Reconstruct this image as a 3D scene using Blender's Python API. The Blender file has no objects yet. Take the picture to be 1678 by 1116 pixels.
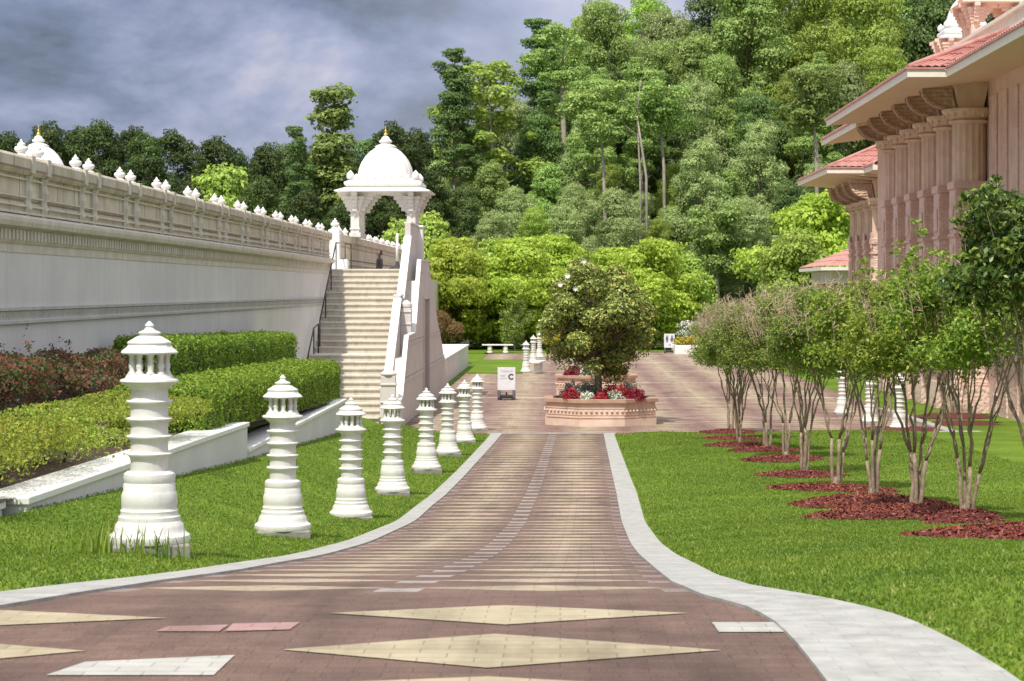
import bpy, math, random
import numpy as np
from mathutils import Vector, Matrix, noise as mnoise
R = math.radians
S = bpy.context.scene
COL = S.collection

# ------------------------------------------------------------------ camera, world, sun, exposure
F = 3600.0                                   # focal length in photo pixels (photo 1678 wide)
cam_d = bpy.data.cameras.new('camera'); cam = bpy.data.objects.new('camera', cam_d); COL.objects.link(cam)
cam.location = (0, 0, 0); cam.rotation_euler = (R(90), 0, 0)
cam_d.sensor_width = 36; cam_d.lens = 36*F/1678
cam_d.shift_x = -79/1678; cam_d.shift_y = -83/1678
cam_d.clip_start = 0.2; cam_d.clip_end = 3000
cam_d.dof.use_dof = True; cam_d.dof.focus_distance = 26; cam_d.dof.aperture_fstop = 11
S.camera = cam
S.render.resolution_x = 1024; S.render.resolution_y = 681
S.render.engine = 'CYCLES'
S.view_settings.view_transform = 'Standard'; S.view_settings.look = 'None'
S.view_settings.exposure = 0.05; S.view_settings.gamma = 1.0
S.cycles.max_bounces = 6; S.cycles.diffuse_bounces = 4; S.cycles.transparent_max_bounces = 8

SUN = Vector((-0.24, -0.62, 1.0)).normalized()
elev = math.asin(SUN.z); az = math.atan2(SUN.x, SUN.y)
sd = bpy.data.lights.new('sun', 'SUN'); sd.energy = 4.4; sd.angle = R(0.6); sd.color = (1, 0.95, 0.86)
so = bpy.data.objects.new('sun', sd); COL.objects.link(so)
so.rotation_euler = SUN.to_track_quat('Z', 'Y').to_euler(); so.location = (-5, -10, 30)

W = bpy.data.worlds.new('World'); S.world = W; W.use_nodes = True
nt = W.node_tree; nt.nodes.clear()
def N(t, typ, **kw):
    n = t.nodes.new(typ)
    for k, v in kw.items(): setattr(n, k, v)
    return n
out = N(nt, 'ShaderNodeOutputWorld')
sky = N(nt, 'ShaderNodeTexSky', sky_type='NISHITA', sun_disc=False, sun_elevation=elev, sun_rotation=az, air_density=1.2, dust_density=1.5)
bg1 = N(nt, 'ShaderNodeBackground'); bg1.inputs[1].default_value = 0.15
nt.links.new(sky.outputs[0], bg1.inputs[0])
tc = N(nt, 'ShaderNodeTexCoord'); mp = N(nt, 'ShaderNodeMapping'); mp.inputs['Scale'].default_value = (1, 1, 1.9)
mp.inputs['Rotation'].default_value = (0, R(-30), 0)
mp.inputs['Location'].default_value = (3.15, 0.4, 0.2)
nt.links.new(tc.outputs['Generated'], mp.inputs[0])
n1 = N(nt, 'ShaderNodeTexNoise'); n1.inputs['Scale'].default_value = 8.5; n1.inputs['Detail'].default_value = 7; n1.inputs['Roughness'].default_value = 0.56
n1.inputs['Distortion'].default_value = 0.15
nt.links.new(mp.outputs[0], n1.inputs['Vector'])
cr = N(nt, 'ShaderNodeValToRGB'); e = cr.color_ramp.elements
e[0].position = 0.37; e[0].color = (0.085, 0.105, 0.16, 1)
e[1].position = 0.68; e[1].color = (0.62, 0.60, 0.70, 1)
m_ = e.new(0.48); m_.color = (0.20, 0.24, 0.385, 1)
m_ = e.new(0.58); m_.color = (0.37, 0.40, 0.58, 1)
nt.links.new(n1.outputs['Fac'], cr.inputs[0])
# clouds brighten high overhead and towards the right
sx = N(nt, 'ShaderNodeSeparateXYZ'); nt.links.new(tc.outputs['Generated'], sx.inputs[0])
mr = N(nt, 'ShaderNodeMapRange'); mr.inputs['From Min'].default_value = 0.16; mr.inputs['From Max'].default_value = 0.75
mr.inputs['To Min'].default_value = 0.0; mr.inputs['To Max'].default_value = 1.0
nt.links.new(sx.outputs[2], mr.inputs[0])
mrx = N(nt, 'ShaderNodeMapRange'); mrx.inputs['From Min'].default_value = -0.12; mrx.inputs['From Max'].default_value = 0.08
mrx.inputs['To Min'].default_value = 0.0; mrx.inputs['To Max'].default_value = 0.62
nt.links.new(sx.outputs[0], mrx.inputs[0])
mxx = N(nt, 'ShaderNodeMixRGB'); mxx.inputs[2].default_value = (0.66, 0.67, 0.84, 1)
nt.links.new(mrx.outputs[0], mxx.inputs[0]); nt.links.new(cr.outputs[0], mxx.inputs[1])
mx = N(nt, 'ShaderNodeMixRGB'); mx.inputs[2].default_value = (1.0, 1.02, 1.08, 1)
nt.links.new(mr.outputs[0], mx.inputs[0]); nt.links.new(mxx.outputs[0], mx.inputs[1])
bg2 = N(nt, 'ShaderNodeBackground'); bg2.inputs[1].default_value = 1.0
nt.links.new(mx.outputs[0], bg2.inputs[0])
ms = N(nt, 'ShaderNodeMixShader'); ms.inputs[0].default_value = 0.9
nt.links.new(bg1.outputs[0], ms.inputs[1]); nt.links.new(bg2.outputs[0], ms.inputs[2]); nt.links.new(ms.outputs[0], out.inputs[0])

# ------------------------------------------------------------------ helpers
def at(px, py, Y): return Vector(((px-918)/F*Y, Y, (475-py)/F*Y))
def lerp(a, b, t): return a+(b-a)*t
def interp(x, pts):
    if x <= pts[0][0]: return pts[0][1]
    for (x0, y0), (x1, y1) in zip(pts, pts[1:]):
        if x <= x1: return y0+(y1-y0)*(x-x0)/(x1-x0)
    return pts[-1][1]
ORG = {}
def tag(o, label=None, cat=None, group=None, kind=None):
    if label: o['label'] = label
    if cat: o['category'] = cat
    if group: o['group'] = group
    if kind: o['kind'] = kind
    return o
def empty(name, loc=(0, 0, 0), label=None, cat=None, group=None):
    o = bpy.data.objects.new(name, None); COL.objects.link(o); o.location = loc; o.empty_display_size = 0.2
    ORG[o] = Vector(loc)
    return tag(o, label, cat, group)
def copy_tree(o, parent=None):
    c = o.copy(); COL.objects.link(c)
    if parent: c.parent = parent
    for ch in [x for x in o.children]: copy_tree(ch, c)
    return c
def link_mesh(name, me, mat, parent=None, smooth=False):
    me.materials.append(mat)
    if smooth: me.polygons.foreach_set('use_smooth', [True]*len(me.polygons))
    o = bpy.data.objects.new(name, me); COL.objects.link(o)
    if parent is not None:
        o.parent = parent; ORG[o] = ORG.get(parent, Vector((0, 0, 0)))
        if ORG[o].length > 0: me.transform(Matrix.Translation(-ORG[o]))
    return o
class MB:
    def __init__(s): s.v = []; s.f = []
    def add(s, vs, fs):
        b = len(s.v); s.v += [tuple(v) for v in vs]; s.f += [tuple(b+i for i in f) for f in fs]; return s
    def box(s, x0, x1, y0, y1, z0, z1):
        return s.add([(x0,y0,z0),(x1,y0,z0),(x1,y1,z0),(x0,y1,z0),(x0,y0,z1),(x1,y0,z1),(x1,y1,z1),(x0,y1,z1)],
                     [(0,3,2,1),(4,5,6,7),(0,1,5,4),(1,2,6,5),(2,3,7,6),(3,0,4,7)])
    def prism_x(s, poly, x0, x1):            # poly of (y,z)
        n = len(poly)
        vs = [(x0, y, z) for y, z in poly]+[(x1, y, z) for y, z in poly]
        return s.add(vs, [tuple(range(n))[::-1], tuple(range(n, 2*n))]+[(i, (i+1) % n, n+(i+1) % n, n+i) for i in range(n)])
    def prism_y(s, poly, y0, y1):            # poly of (x,z)
        n = len(poly)
        vs = [(x, y0, z) for x, z in poly]+[(x, y1, z) for x, z in poly]
        return s.add(vs, [tuple(range(n)), tuple(range(n, 2*n))[::-1]]+[(i, n+i, n+(i+1) % n, (i+1) % n) for i in range(n)])
    def prism_z(s, poly, z0, z1):
        n = len(poly)
        vs = [(x, y, z0) for x, y in poly]+[(x, y, z1) for x, y in poly]
        return s.add(vs, [tuple(range(n))[::-1], tuple(range(n, 2*n))]+[(i, (i+1) % n, n+(i+1) % n, n+i) for i in range(n)])
    def lathe(s, prof, n=24, c=(0, 0, 0), rot=0, mod=None, sq=False):
        vs = []
        for r, z in prof:
            for i in range(n):
                a = rot+2*math.pi*i/n; rr = r*(mod(a, z) if mod else 1)
                vs.append((c[0]+rr*math.cos(a), c[1]+rr*math.sin(a), c[2]+z))
        m = len(prof); fs = []
        for j in range(m-1):
            for i in range(n):
                k = (i+1) % n; fs.append((j*n+i, j*n+k, (j+1)*n+k, (j+1)*n+i))
        fs.append(tuple(range(n))[::-1]); fs.append(tuple(range((m-1)*n, m*n)))
        return s.add(vs, fs)
    def tube(s, pts, rad, n=7):
        pts = [Vector(p) for p in pts]; vs = []; m = len(pts)
        up = Vector((0.31, 0.17, 0.93))
        for j, p in enumerate(pts):
            d = (pts[min(j+1, m-1)]-pts[max(j-1, 0)]).normalized()
            a = d.cross(up)
            if a.length < 0.1: a = d.cross(Vector((1, 0, 0)))
            a.normalize(); b = d.cross(a); r = rad[j] if hasattr(rad, '__len__') else rad
            for i in range(n):
                t = 2*math.pi*i/n; vs.append(p+(a*math.cos(t)+b*math.sin(t))*r)
        fs = [(j*n+i, j*n+(i+1) % n, (j+1)*n+(i+1) % n, (j+1)*n+i) for j in range(m-1) for i in range(n)]
        fs.append(tuple(range(n))[::-1]); fs.append(tuple(range((m-1)*n, m*n)))
        return s.add(vs, fs)
    def build(s, name, mat, parent=None, smooth=False, bevel=0, auto=False):
        me = bpy.data.meshes.new(name); me.from_pydata(s.v, [], s.f); me.update()
        o = link_mesh(name, me, mat, parent, smooth)
        if auto:
            me.polygons.foreach_set('use_smooth', [True]*len(me.polygons)); me.set_sharp_from_angle(angle=R(35))
        if bevel:
            m = o.modifiers.new('bevel', 'BEVEL'); m.width = bevel; m.segments = 2; m.limit_method = 'ANGLE'; m.angle_limit = R(40)
        return o

def leaf_mesh(name, P, Nn, size, aspect=0.55, rng=None, jit=0.9):
    """one rhombic leaf face per point; P, Nn: (n,3) arrays"""
    rng = rng or np.random.default_rng(1)
    n = len(P)
    nn = Nn+rng.normal(0, jit, (n, 3)); nn /= np.linalg.norm(nn, axis=1)[:, None]+1e-9
    t = rng.normal(0, 1, (n, 3)); t -= (t*nn).sum(1)[:, None]*nn; t /= np.linalg.norm(t, axis=1)[:, None]+1e-9
    b = np.cross(nn, t)
    L = (size*rng.uniform(0.6, 1.35, n))[:, None]; Wd = L*aspect
    bend = nn*L*0.18
    V = np.empty((n, 4, 3)); V[:, 0] = P-t*L*0.5-bend; V[:, 1] = P+b*Wd*0.5; V[:, 2] = P+t*L*0.5-bend; V[:, 3] = P-b*Wd*0.5
    me = bpy.data.meshes.new(name)
    me.vertices.add(4*n); me.vertices.foreach_set('co', V.reshape(-1).astype(np.float32))
    me.loops.add(4*n); me.loops.foreach_set('vertex_index', np.arange(4*n, dtype=np.int32))
    me.polygons.add(n); me.polygons.foreach_set('loop_start', np.arange(0, 4*n, 4, dtype=np.int32))
    try: me.polygons.foreach_set('loop_total', np.full(n, 4, dtype=np.int32))
    except Exception: pass
    me.update(calc_edges=True)
    return me

# ------------------------------------------------------------------ materials
def newmat(name):
    m = bpy.data.materials.new(name); m.use_nodes = True; t = m.node_tree
    return m, t, t.nodes['Principled BSDF']
def ramp(t, fac, stops, interp_='LINEAR'):
    r = N(t, 'ShaderNodeValToRGB'); r.color_ramp.interpolation = interp_
    e = r.color_ramp.elements
    while len(e) < len(stops): e.new(0.5)
    for el, (p, c) in zip(e, stops): el.position = p; el.color = (*c, 1)
    t.links.new(fac, r.inputs[0]); return r.outputs[0]
def objcoord(t, scale=(1, 1, 1)):
    tc = N(t, 'ShaderNodeTexCoord'); mp = N(t, 'ShaderNodeMapping'); mp.inputs['Scale'].default_value = scale
    t.links.new(tc.outputs['Object'], mp.inputs[0]); return mp.outputs[0]
def noise_(t, vec, scale, detail=4, rough=0.6):
    n = N(t, 'ShaderNodeTexNoise'); n.inputs['Scale'].default_value = scale; n.inputs['Detail'].default_value = detail; n.inputs['Roughness'].default_value = rough
    t.links.new(vec, n.inputs['Vector']); return n.outputs['Fac']
def bump(t, bsdf, h, strength=0.3, dist=0.02):
    b = N(t, 'ShaderNodeBump'); b.inputs['Strength'].default_value = strength; b.inputs['Distance'].default_value = dist
    t.links.new(h, b.inputs['Height']); t.links.new(b.outputs[0], bsdf.inputs['Normal'])
def mathn(t, op, a, b=None, c=None):
    n = N(t, 'ShaderNodeMath', operation=op)
    for i, x in enumerate((a, b, c)):
        if x is None: continue
        if isinstance(x, (int, float)): n.inputs[i].default_value = x
        else: t.links.new(x, n.inputs[i])
    return n.outputs[0]
def stone(name, c0, c1, scale=3, streak=0.0, streak_c=(0.2, 0.17, 0.13), rough=0.75, bs=0.15, carve=None, carve_s=0.5, joints=None):
    m, t, b = newmat(name); v = objcoord(t); b.inputs['Roughness'].default_value = rough
    f = noise_(t, v, scale, 6, 0.62); c = ramp(t, f, [(0.3, c0), (0.7, c1)])
    h = noise_(t, v, 40, 4)
    if streak:
        v2 = objcoord(t, (5, 5, 0.35)); f2 = noise_(t, v2, 1.4, 6, 0.7)
        fac = ramp(t, f2, [(0.5, (0, 0, 0)), (0.72, (streak,)*3)])
        mx = N(t, 'ShaderNodeMixRGB'); mx.inputs[2].default_value = (*streak_c, 1); t.links.new(fac, mx.inputs[0]); t.links.new(c, mx.inputs[1]); c = mx.outputs[0]
    if joints:
        br = N(t, 'ShaderNodeTexBrick'); br.inputs['Scale'].default_value = 1; br.inputs['Mortar Size'].default_value = joints[2]
        br.inputs['Brick Width'].default_value = joints[0]; br.inputs['Row Height'].default_value = joints[1]; br.offset = joints[3] if len(joints) > 3 else 0.5
        br.inputs['Color1'].default_value = (1, 1, 1, 1); br.inputs['Color2'].default_value = (0.93, 0.93, 0.93, 1); br.inputs['Mortar'].default_value = (0.45, 0.42, 0.4, 1)
        tcn = N(t, 'ShaderNodeTexCoord'); sp = N(t, 'ShaderNodeSeparateXYZ'); cb = N(t, 'ShaderNodeCombineXYZ')
        t.links.new(tcn.outputs['Object'], sp.inputs[0]); a = mathn(t, 'ADD', sp.outputs[0], sp.outputs[1])
        t.links.new(a, cb.inputs[0]); t.links.new(sp.outputs[2], cb.inputs[1]); t.links.new(cb.outputs[0], br.inputs['Vector'])
        mx = N(t, 'ShaderNodeMixRGB', blend_type='MULTIPLY'); mx.inputs[0].default_value = 1; t.links.new(c, mx.inputs[1]); t.links.new(br.outputs['Color'], mx.inputs[2]); c = mx.outputs[0]
    t.links.new(c, b.inputs['Base Color'])
    if carve:
        vo = N(t, 'ShaderNodeTexVoronoi'); vo.inputs['Scale'].default_value = carve; t.links.new(v, vo.inputs['Vector'])
        wv = N(t, 'ShaderNodeTexWave', wave_type='RINGS'); wv.inputs['Scale'].default_value = carve*0.35; wv.inputs['Distortion'].default_value = 4; t.links.new(v, wv.inputs['Vector'])
        hh = mathn(t, 'ADD', vo.outputs['Distance'], mathn(t, 'MULTIPLY', wv.outputs['Fac'], 0.5))
        bump(t, b, hh, carve_s, 0.06)
    else: bump(t, b, h, bs, 0.01)
    return m
def plain(name, c, rough=0.5, metal=0):
    m, t, b = newmat(name); v = objcoord(t); f = noise_(t, v, 12, 3)
    cc = ramp(t, f, [(0.3, tuple(x*0.86 for x in c)), (0.7, c)]); t.links.new(cc, b.inputs['Base Color'])
    b.inputs['Roughness'].default_value = rough; b.inputs['Metallic'].default_value = metal; return m
def leafmat(name, stops, trans=0.33, rough=0.5, vary=0.25):
    m, t, b = newmat(name); g = N(t, 'ShaderNodeNewGeometry'); oi = N(t, 'ShaderNodeObjectInfo')
    c = ramp(t, g.outputs['Random Per Island'], stops)
    hs = N(t, 'ShaderNodeHueSaturation'); t.links.new(c, hs.inputs['Color'])
    t.links.new(mathn(t, 'MULTIPLY_ADD', oi.outputs['Random'], 0.022, 0.486), hs.inputs['Hue'])
    t.links.new(mathn(t, 'MULTIPLY_ADD', oi.outputs['Random'], vary*2, 1-vary), hs.inputs['Value'])
    b.inputs['Roughness'].default_value = rough; b.inputs['Specular IOR Level'].default_value = 0.3
    t.links.new(hs.outputs[0], b.inputs['Base Color'])
    tr = N(t, 'ShaderNodeBsdfTranslucent'); mxs = N(t, 'ShaderNodeMixShader'); mxs.inputs[0].default_value = trans
    hs2 = N(t, 'ShaderNodeHueSaturation'); hs2.inputs['Value'].default_value = 1.5; hs2.inputs['Hue'].default_value = 0.485; t.links.new(hs.outputs[0], hs2.inputs['Color'])
    t.links.new(hs2.outputs[0], tr.inputs[0]); t.links.new(b.outputs[0], mxs.inputs[1]); t.links.new(tr.outputs[0], mxs.inputs[2])
    t.links.new(mxs.outputs[0], t.nodes['Material Output'].inputs['Surface']); return m

M = {}
M['white'] = stone('white_painted_stone', (0.64, 0.625, 0.59), (0.76, 0.745, 0.71), 5, 0.55, (0.46, 0.44, 0.38), 0.65, bs=0.2)
M['dome'] = stone('white_dome_stone', (0.78, 0.77, 0.74), (0.83, 0.82, 0.79), 3, 0.1, (0.5, 0.47, 0.42), 0.6)
M['wall'] = stone('white_wall_plaster', (0.60, 0.585, 0.59), (0.73, 0.71, 0.70), 0.5, 0.34, (0.44, 0.42, 0.41), 0.8)
M['parapet'] = stone('weathered_parapet_stone', (0.52, 0.44, 0.34), (0.74, 0.66, 0.55), 1.7, 0.75, (0.27, 0.23, 0.18), 0.8, joints=(1.11, 0.42, 0.018))
M['trim'] = stone('weathered_trim_stone', (0.55, 0.49, 0.41), (0.70, 0.65, 0.57), 2.5, 0.45, (0.28, 0.25, 0.21), 0.8)
M['frieze'] = stone('carved_frieze_stone', (0.42, 0.40, 0.37), (0.56, 0.54, 0.51), 2.5, 0.4, (0.3, 0.28, 0.25), 0.8)
M['step'] = stone('cream_step_stone', (0.58, 0.54, 0.46), (0.69, 0.65, 0.57), 2.2, 0.5, (0.35, 0.28, 0.2), 0.8)
M['riser'] = stone('stair_riser_stone', (0.54, 0.49, 0.41), (0.66, 0.61, 0.52), 2.2, 0.5, (0.28, 0.22, 0.16), 0.8)
M['sidewall'] = stone('stair_side_stone', (0.58, 0.53, 0.51), (0.70, 0.66, 0.63), 1.2, 0.35, (0.4, 0.35, 0.32), 0.8)
M['kerb'] = stone('concrete_kerb', (0.40, 0.395, 0.37), (0.56, 0.555, 0.53), 6, 0, rough=0.85, bs=0.5)
def kerbmat():
    m = stone('paved_kerb', (0.31, 0.305, 0.285), (0.48, 0.475, 0.45), 6, 0, rough=0.85, bs=0.5); t = m.node_tree; b = t.nodes['Principled BSDF']
    src = b.inputs['Base Color'].links[0].from_socket; v = objcoord(t); br = N(t, 'ShaderNodeTexBrick'); br.inputs['Scale'].default_value = 1; br.inputs['Brick Width'].default_value = .21; br.inputs['Row Height'].default_value = .105
    br.inputs['Mortar Size'].default_value = .003; br.inputs['Color1'].default_value = (1, 1, 1, 1); br.inputs['Color2'].default_value = (.93, .93, .92, 1); br.inputs['Mortar'].default_value = (.8, .79, .75, 1); t.links.new(v, br.inputs['Vector'])
    mx = N(t, 'ShaderNodeMixRGB', blend_type='MULTIPLY'); mx.inputs[0].default_value = 1; t.links.new(src, mx.inputs[1]); t.links.new(br.outputs['Color'], mx.inputs[2]); t.links.new(mx.outputs[0], b.inputs['Base Color']); return m
M['kerb'] = kerbmat()
M['pad'] = stone('grey_concrete', (0.20, 0.19, 0.165), (0.33, 0.32, 0.28), 6, 0.4, rough=0.9, bs=0.5)
M['pink'] = stone('pink_sandstone', (0.66, 0.45, 0.375), (0.83, 0.64, 0.55), 1.4, 0.3, (0.38, 0.2, 0.16), 0.8, carve=9, carve_s=0.5)
M['pinkplain'] = stone('plain_pink_sandstone', (0.68, 0.47, 0.385), (0.80, 0.60, 0.50), 1.2, 0.25, (0.42, 0.25, 0.2), 0.8)
M['buff'] = stone('buff_sandstone', (0.64, 0.47, 0.36), (0.79, 0.62, 0.49), 2, 0.35, (0.34, 0.22, 0.15), 0.8)
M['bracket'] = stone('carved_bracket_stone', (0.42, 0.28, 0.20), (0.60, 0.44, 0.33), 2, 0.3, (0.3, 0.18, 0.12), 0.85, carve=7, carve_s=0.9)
M['soffit'] = stone('tan_soffit_plaster', (0.72, 0.54, 0.40), (0.78, 0.60, 0.46), 1, 0, rough=0.85)
M['fascia'] = stone('cream_fascia', (0.76, 0.70, 0.60), (0.82, 0.77, 0.68), 3, 0.2, (0.5, 0.4, 0.3), 0.7)
M['gold'] = plain('gilded_metal', (0.80, 0.55, 0.12), 0.35, 0.6)
M['rail'] = plain('dark_bronze_rail', (0.06, 0.05, 0.045), 0.5, 0.4)
M['black'] = plain('black_plastic', (0.03, 0.03, 0.032), 0.6)
M['signwhite'] = plain('white_sign_panel', (0.80, 0.80, 0.84), 0.5)
M['ink'] = plain('dark_print', (0.05, 0.05, 0.06), 0.7)
M['inkpale'] = plain('grey_print', (0.45, 0.45, 0.5), 0.7)
M['inkblue'] = plain('violet_print', (0.14, 0.10, 0.24), 0.7)
M['planter'] = stone('planter_sandstone', (0.62, 0.44, 0.35), (0.76, 0.60, 0.50), 2.2, 0.25, (0.4, 0.24, 0.16), 0.8)
M['planterrim'] = stone('planter_rim_stone', (0.36, 0.22, 0.15), (0.50, 0.33, 0.24), 3, 0, rough=0.8)
M['bark'] = stone('tree_bark', (0.13, 0.10, 0.075), (0.27, 0.22, 0.17), 8, 0, rough=0.95, bs=0.8)
M['palebark'] = stone('pale_forest_bark', (0.30, 0.26, 0.21), (0.46, 0.41, 0.34), 4, 0, rough=0.95, bs=0.8)
M['myrtlebark'] = stone('smooth_myrtle_bark', (0.17, 0.12, 0.08), (0.42, 0.32, 0.23), 9, 0, rough=0.8, bs=0.6)
M['twig'] = plain('dry_seed_twigs', (0.46, 0.36, 0.24), 0.9)
M['soil'] = stone('brown_soil', (0.06, 0.04, 0.028), (0.12, 0.08, 0.055), 10, 0, rough=1, bs=1)

# leaves
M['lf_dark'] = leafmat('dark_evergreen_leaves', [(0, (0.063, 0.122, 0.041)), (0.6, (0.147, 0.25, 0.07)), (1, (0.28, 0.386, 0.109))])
M['lf_deep'] = leafmat('deep_green_leaves', [(0, (0.03, 0.055, 0.018)), (0.6, (0.075, 0.125, 0.032)), (1, (0.15, 0.21, 0.05))])
M['lf_mid'] = leafmat('mid_green_leaves', [(0, (0.13, 0.227, 0.062)), (0.6, (0.291, 0.437, 0.115)), (1, (0.52, 0.624, 0.194))])
M['lf_grey'] = leafmat('grey_green_leaves', [(0, (0.179, 0.264, 0.098)), (0.6, (0.381, 0.51, 0.196)), (1, (0.615, 0.714, 0.311))])
M['lf_light'] = leafmat('light_green_leaves', [(0, (0.176, 0.275, 0.051)), (0.6, (0.351, 0.496, 0.09)), (1, (0.527, 0.653, 0.155))])
M['lf_lime'] = leafmat('lime_leaves', [(0, (0.212, 0.319, 0.041)), (0.6, (0.404, 0.543, 0.068)), (1, (0.561, 0.684, 0.122))], vary=0.12)
M['lf_mag'] = leafmat('magnolia_leaves', [(0, (0.112, 0.168, 0.048)), (0.55, (0.293, 0.392, 0.087)), (0.85, (0.54, 0.593, 0.154)), (1, (0.766, 0.593, 0.231))], trans=0.12, rough=0.3)
M['lf_box'] = leafmat('box_hedge_leaves', [(0, (0.074, 0.157, 0.02)), (0.6, (0.191, 0.341, 0.033)), (1, (0.381, 0.54, 0.075))], vary=0.02)
M['lf_spirea'] = leafmat('yellow_spirea_leaves', [(0, (0.132, 0.189, 0.022)), (0.6, (0.31, 0.401, 0.055)), (0.9, (0.451, 0.53, 0.087)), (1, (0.338, 0.213, 0.066))], vary=0.06)
M['lf_nandina'] = leafmat('red_nandina_leaves', [(0, (0.054, 0.11, 0.03)), (0.45, (0.117, 0.187, 0.05)), (0.5, (0.18, 0.066, 0.05)), (1, (0.324, 0.121, 0.09))], vary=0.1)
M['lf_myrtle'] = leafmat('myrtle_leaves', [(0, (0.096, 0.15, 0.036)), (0.6, (0.228, 0.312, 0.06)), (0.93, (0.384, 0.432, 0.108)), (1, (0.408, 0.216, 0.096))], vary=0.12)
M['lf_over'] = leafmat('dark_glossy_leaves', [(0, (0.039, 0.075, 0.018)), (0.6, (0.111, 0.175, 0.036)), (1, (0.286, 0.362, 0.06))], trans=0.25, rough=0.35, vary=0.02)
M['lf_myrtle2'] = leafmat('bright_myrtle_leaves', [(0, (0.1, 0.18, 0.025)), (0.6, (0.25, 0.36, 0.05)), (1, (0.42, 0.5, 0.09))], vary=0.05)
M['lf_rust'] = leafmat('rusty_shrub_leaves', [(0, (0.08, 0.08, 0.03)), (0.6, (0.20, 0.15, 0.05)), (1, (0.34, 0.14, 0.07))])
M['fl_red'] = leafmat('red_flowers', [(0, (0.176, 0.008, 0.016)), (0.7, (0.4, 0.024, 0.04)), (1, (0.496, 0.08, 0.112))], trans=0.15)
M['fl_white'] = leafmat('white_flowers', [(0, (0.12, 0.18, 0.05)), (0.45, (0.2, 0.26, 0.1)), (0.5, (0.75, 0.72, 0.66)), (1, (0.85, 0.80, 0.78))], trans=0.15)
M['fl_grey'] = leafmat('silver_foliage', [(0, (0.16, 0.22, 0.16)), (1, (0.42, 0.46, 0.42))], trans=0.15)
M['fl_yellow'] = leafmat('yellow_flowers', [(0, (0.2, 0.26, 0.04)), (0.5, (0.55, 0.50, 0.05)), (1, (0.80, 0.70, 0.08))], trans=0.15)
M['petal'] = leafmat('cream_petals', [(0, (0.8, 0.78, 0.66)), (1, (0.85, 0.83, 0.74))], trans=0.1)

def mottle(m):
    t = m.node_tree; v = N(t, 'ShaderNodeTexCoord').outputs['Object']; f = noise_(t, v, 0.9, 5, 0.65); f2 = noise_(t, v, 7, 3, 0.6)
    for n in [x for x in t.nodes if x.type == 'HUE_SAT'][:1]:
        src = n.inputs['Color'].links[0].from_socket; mx = N(t, 'ShaderNodeMixRGB', blend_type='MULTIPLY'); mx.inputs[0].default_value = 1
        c = ramp(t, mathn(t, 'ADD', mathn(t, 'MULTIPLY', f, .65), mathn(t, 'MULTIPLY', f2, .35)), [(0.36, (0.62, 0.72, 0.7)), (0.5, (0.95, 0.95, 0.95)), (0.62, (1.3, 1.12, 1.2))])
        t.links.new(src, mx.inputs[1]); t.links.new(c, mx.inputs[2]); t.links.new(mx.outputs[0], n.inputs['Color'])
def grassmat():
    m, t, b = newmat('mown_grass'); v = objcoord(t)
    f = noise_(t, v, 0.55, 5, 0.6); f2 = noise_(t, objcoord(t, (1, 0.35, 1)), 26, 4, 0.7)
    c = ramp(t, f, [(0.3, (0.105, 0.18, 0.022)), (0.55, (0.155, 0.25, 0.03)), (0.72, (0.22, 0.31, 0.045))])
    c2 = ramp(t, f2, [(0.3, (0.55, 0.6, 0.5)), (0.7, (1.2, 1.15, 1.1))])
    mx = N(t, 'ShaderNodeMixRGB', blend_type='MULTIPLY'); mx.inputs[0].default_value = 1; t.links.new(c, mx.inputs[1]); t.links.new(c2, mx.inputs[2])
    t.links.new(mx.outputs[0], b.inputs['Base Color']); b.inputs['Roughness'].default_value = 0.9; b.inputs['Specular IOR Level'].default_value = 0.1
    bump(t, b, f2, 0.9, 0.03); return m
M['grass'] = grassmat()
M['blade'] = leafmat('grass_blades', [(0, (0.094, 0.164, 0.015)), (0.6, (0.162, 0.258, 0.029)), (0.93, (0.256, 0.337, 0.055)), (1, (0.359, 0.373, 0.127))], vary=0.02)
mottle(M['blade'])
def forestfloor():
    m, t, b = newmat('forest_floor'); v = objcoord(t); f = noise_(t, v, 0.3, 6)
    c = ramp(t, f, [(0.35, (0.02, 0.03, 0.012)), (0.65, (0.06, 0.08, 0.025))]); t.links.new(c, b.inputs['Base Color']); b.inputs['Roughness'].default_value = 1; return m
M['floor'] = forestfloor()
def mulchmat():
    m, t, b = newmat('red_bark_mulch'); v = objcoord(t, (1, 2.2, 1)); vo = N(t, 'ShaderNodeTexVoronoi'); vo.inputs['Scale'].default_value = 24; t.links.new(v, vo.inputs['Vector'])
    f = noise_(t, v, 30, 3); c = ramp(t, vo.outputs['Distance'], [(0.1, (0.30, 0.07, 0.055)), (0.45, (0.17, 0.037, 0.03)), (0.8, (0.06, 0.018, 0.015))])
    t.links.new(c, b.inputs['Base Color']); b.inputs['Roughness'].default_value = 0.95; bump(t, b, f, 1, 0.04); return m
M['mulch'] = mulchmat()
M['chip'] = leafmat('bark_chips', [(0, (0.102, 0.022, 0.018)), (0.6, (0.221, 0.048, 0.036)), (1, (0.357, 0.12, 0.088))], trans=0, rough=0.9, vary=0.03)

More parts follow.
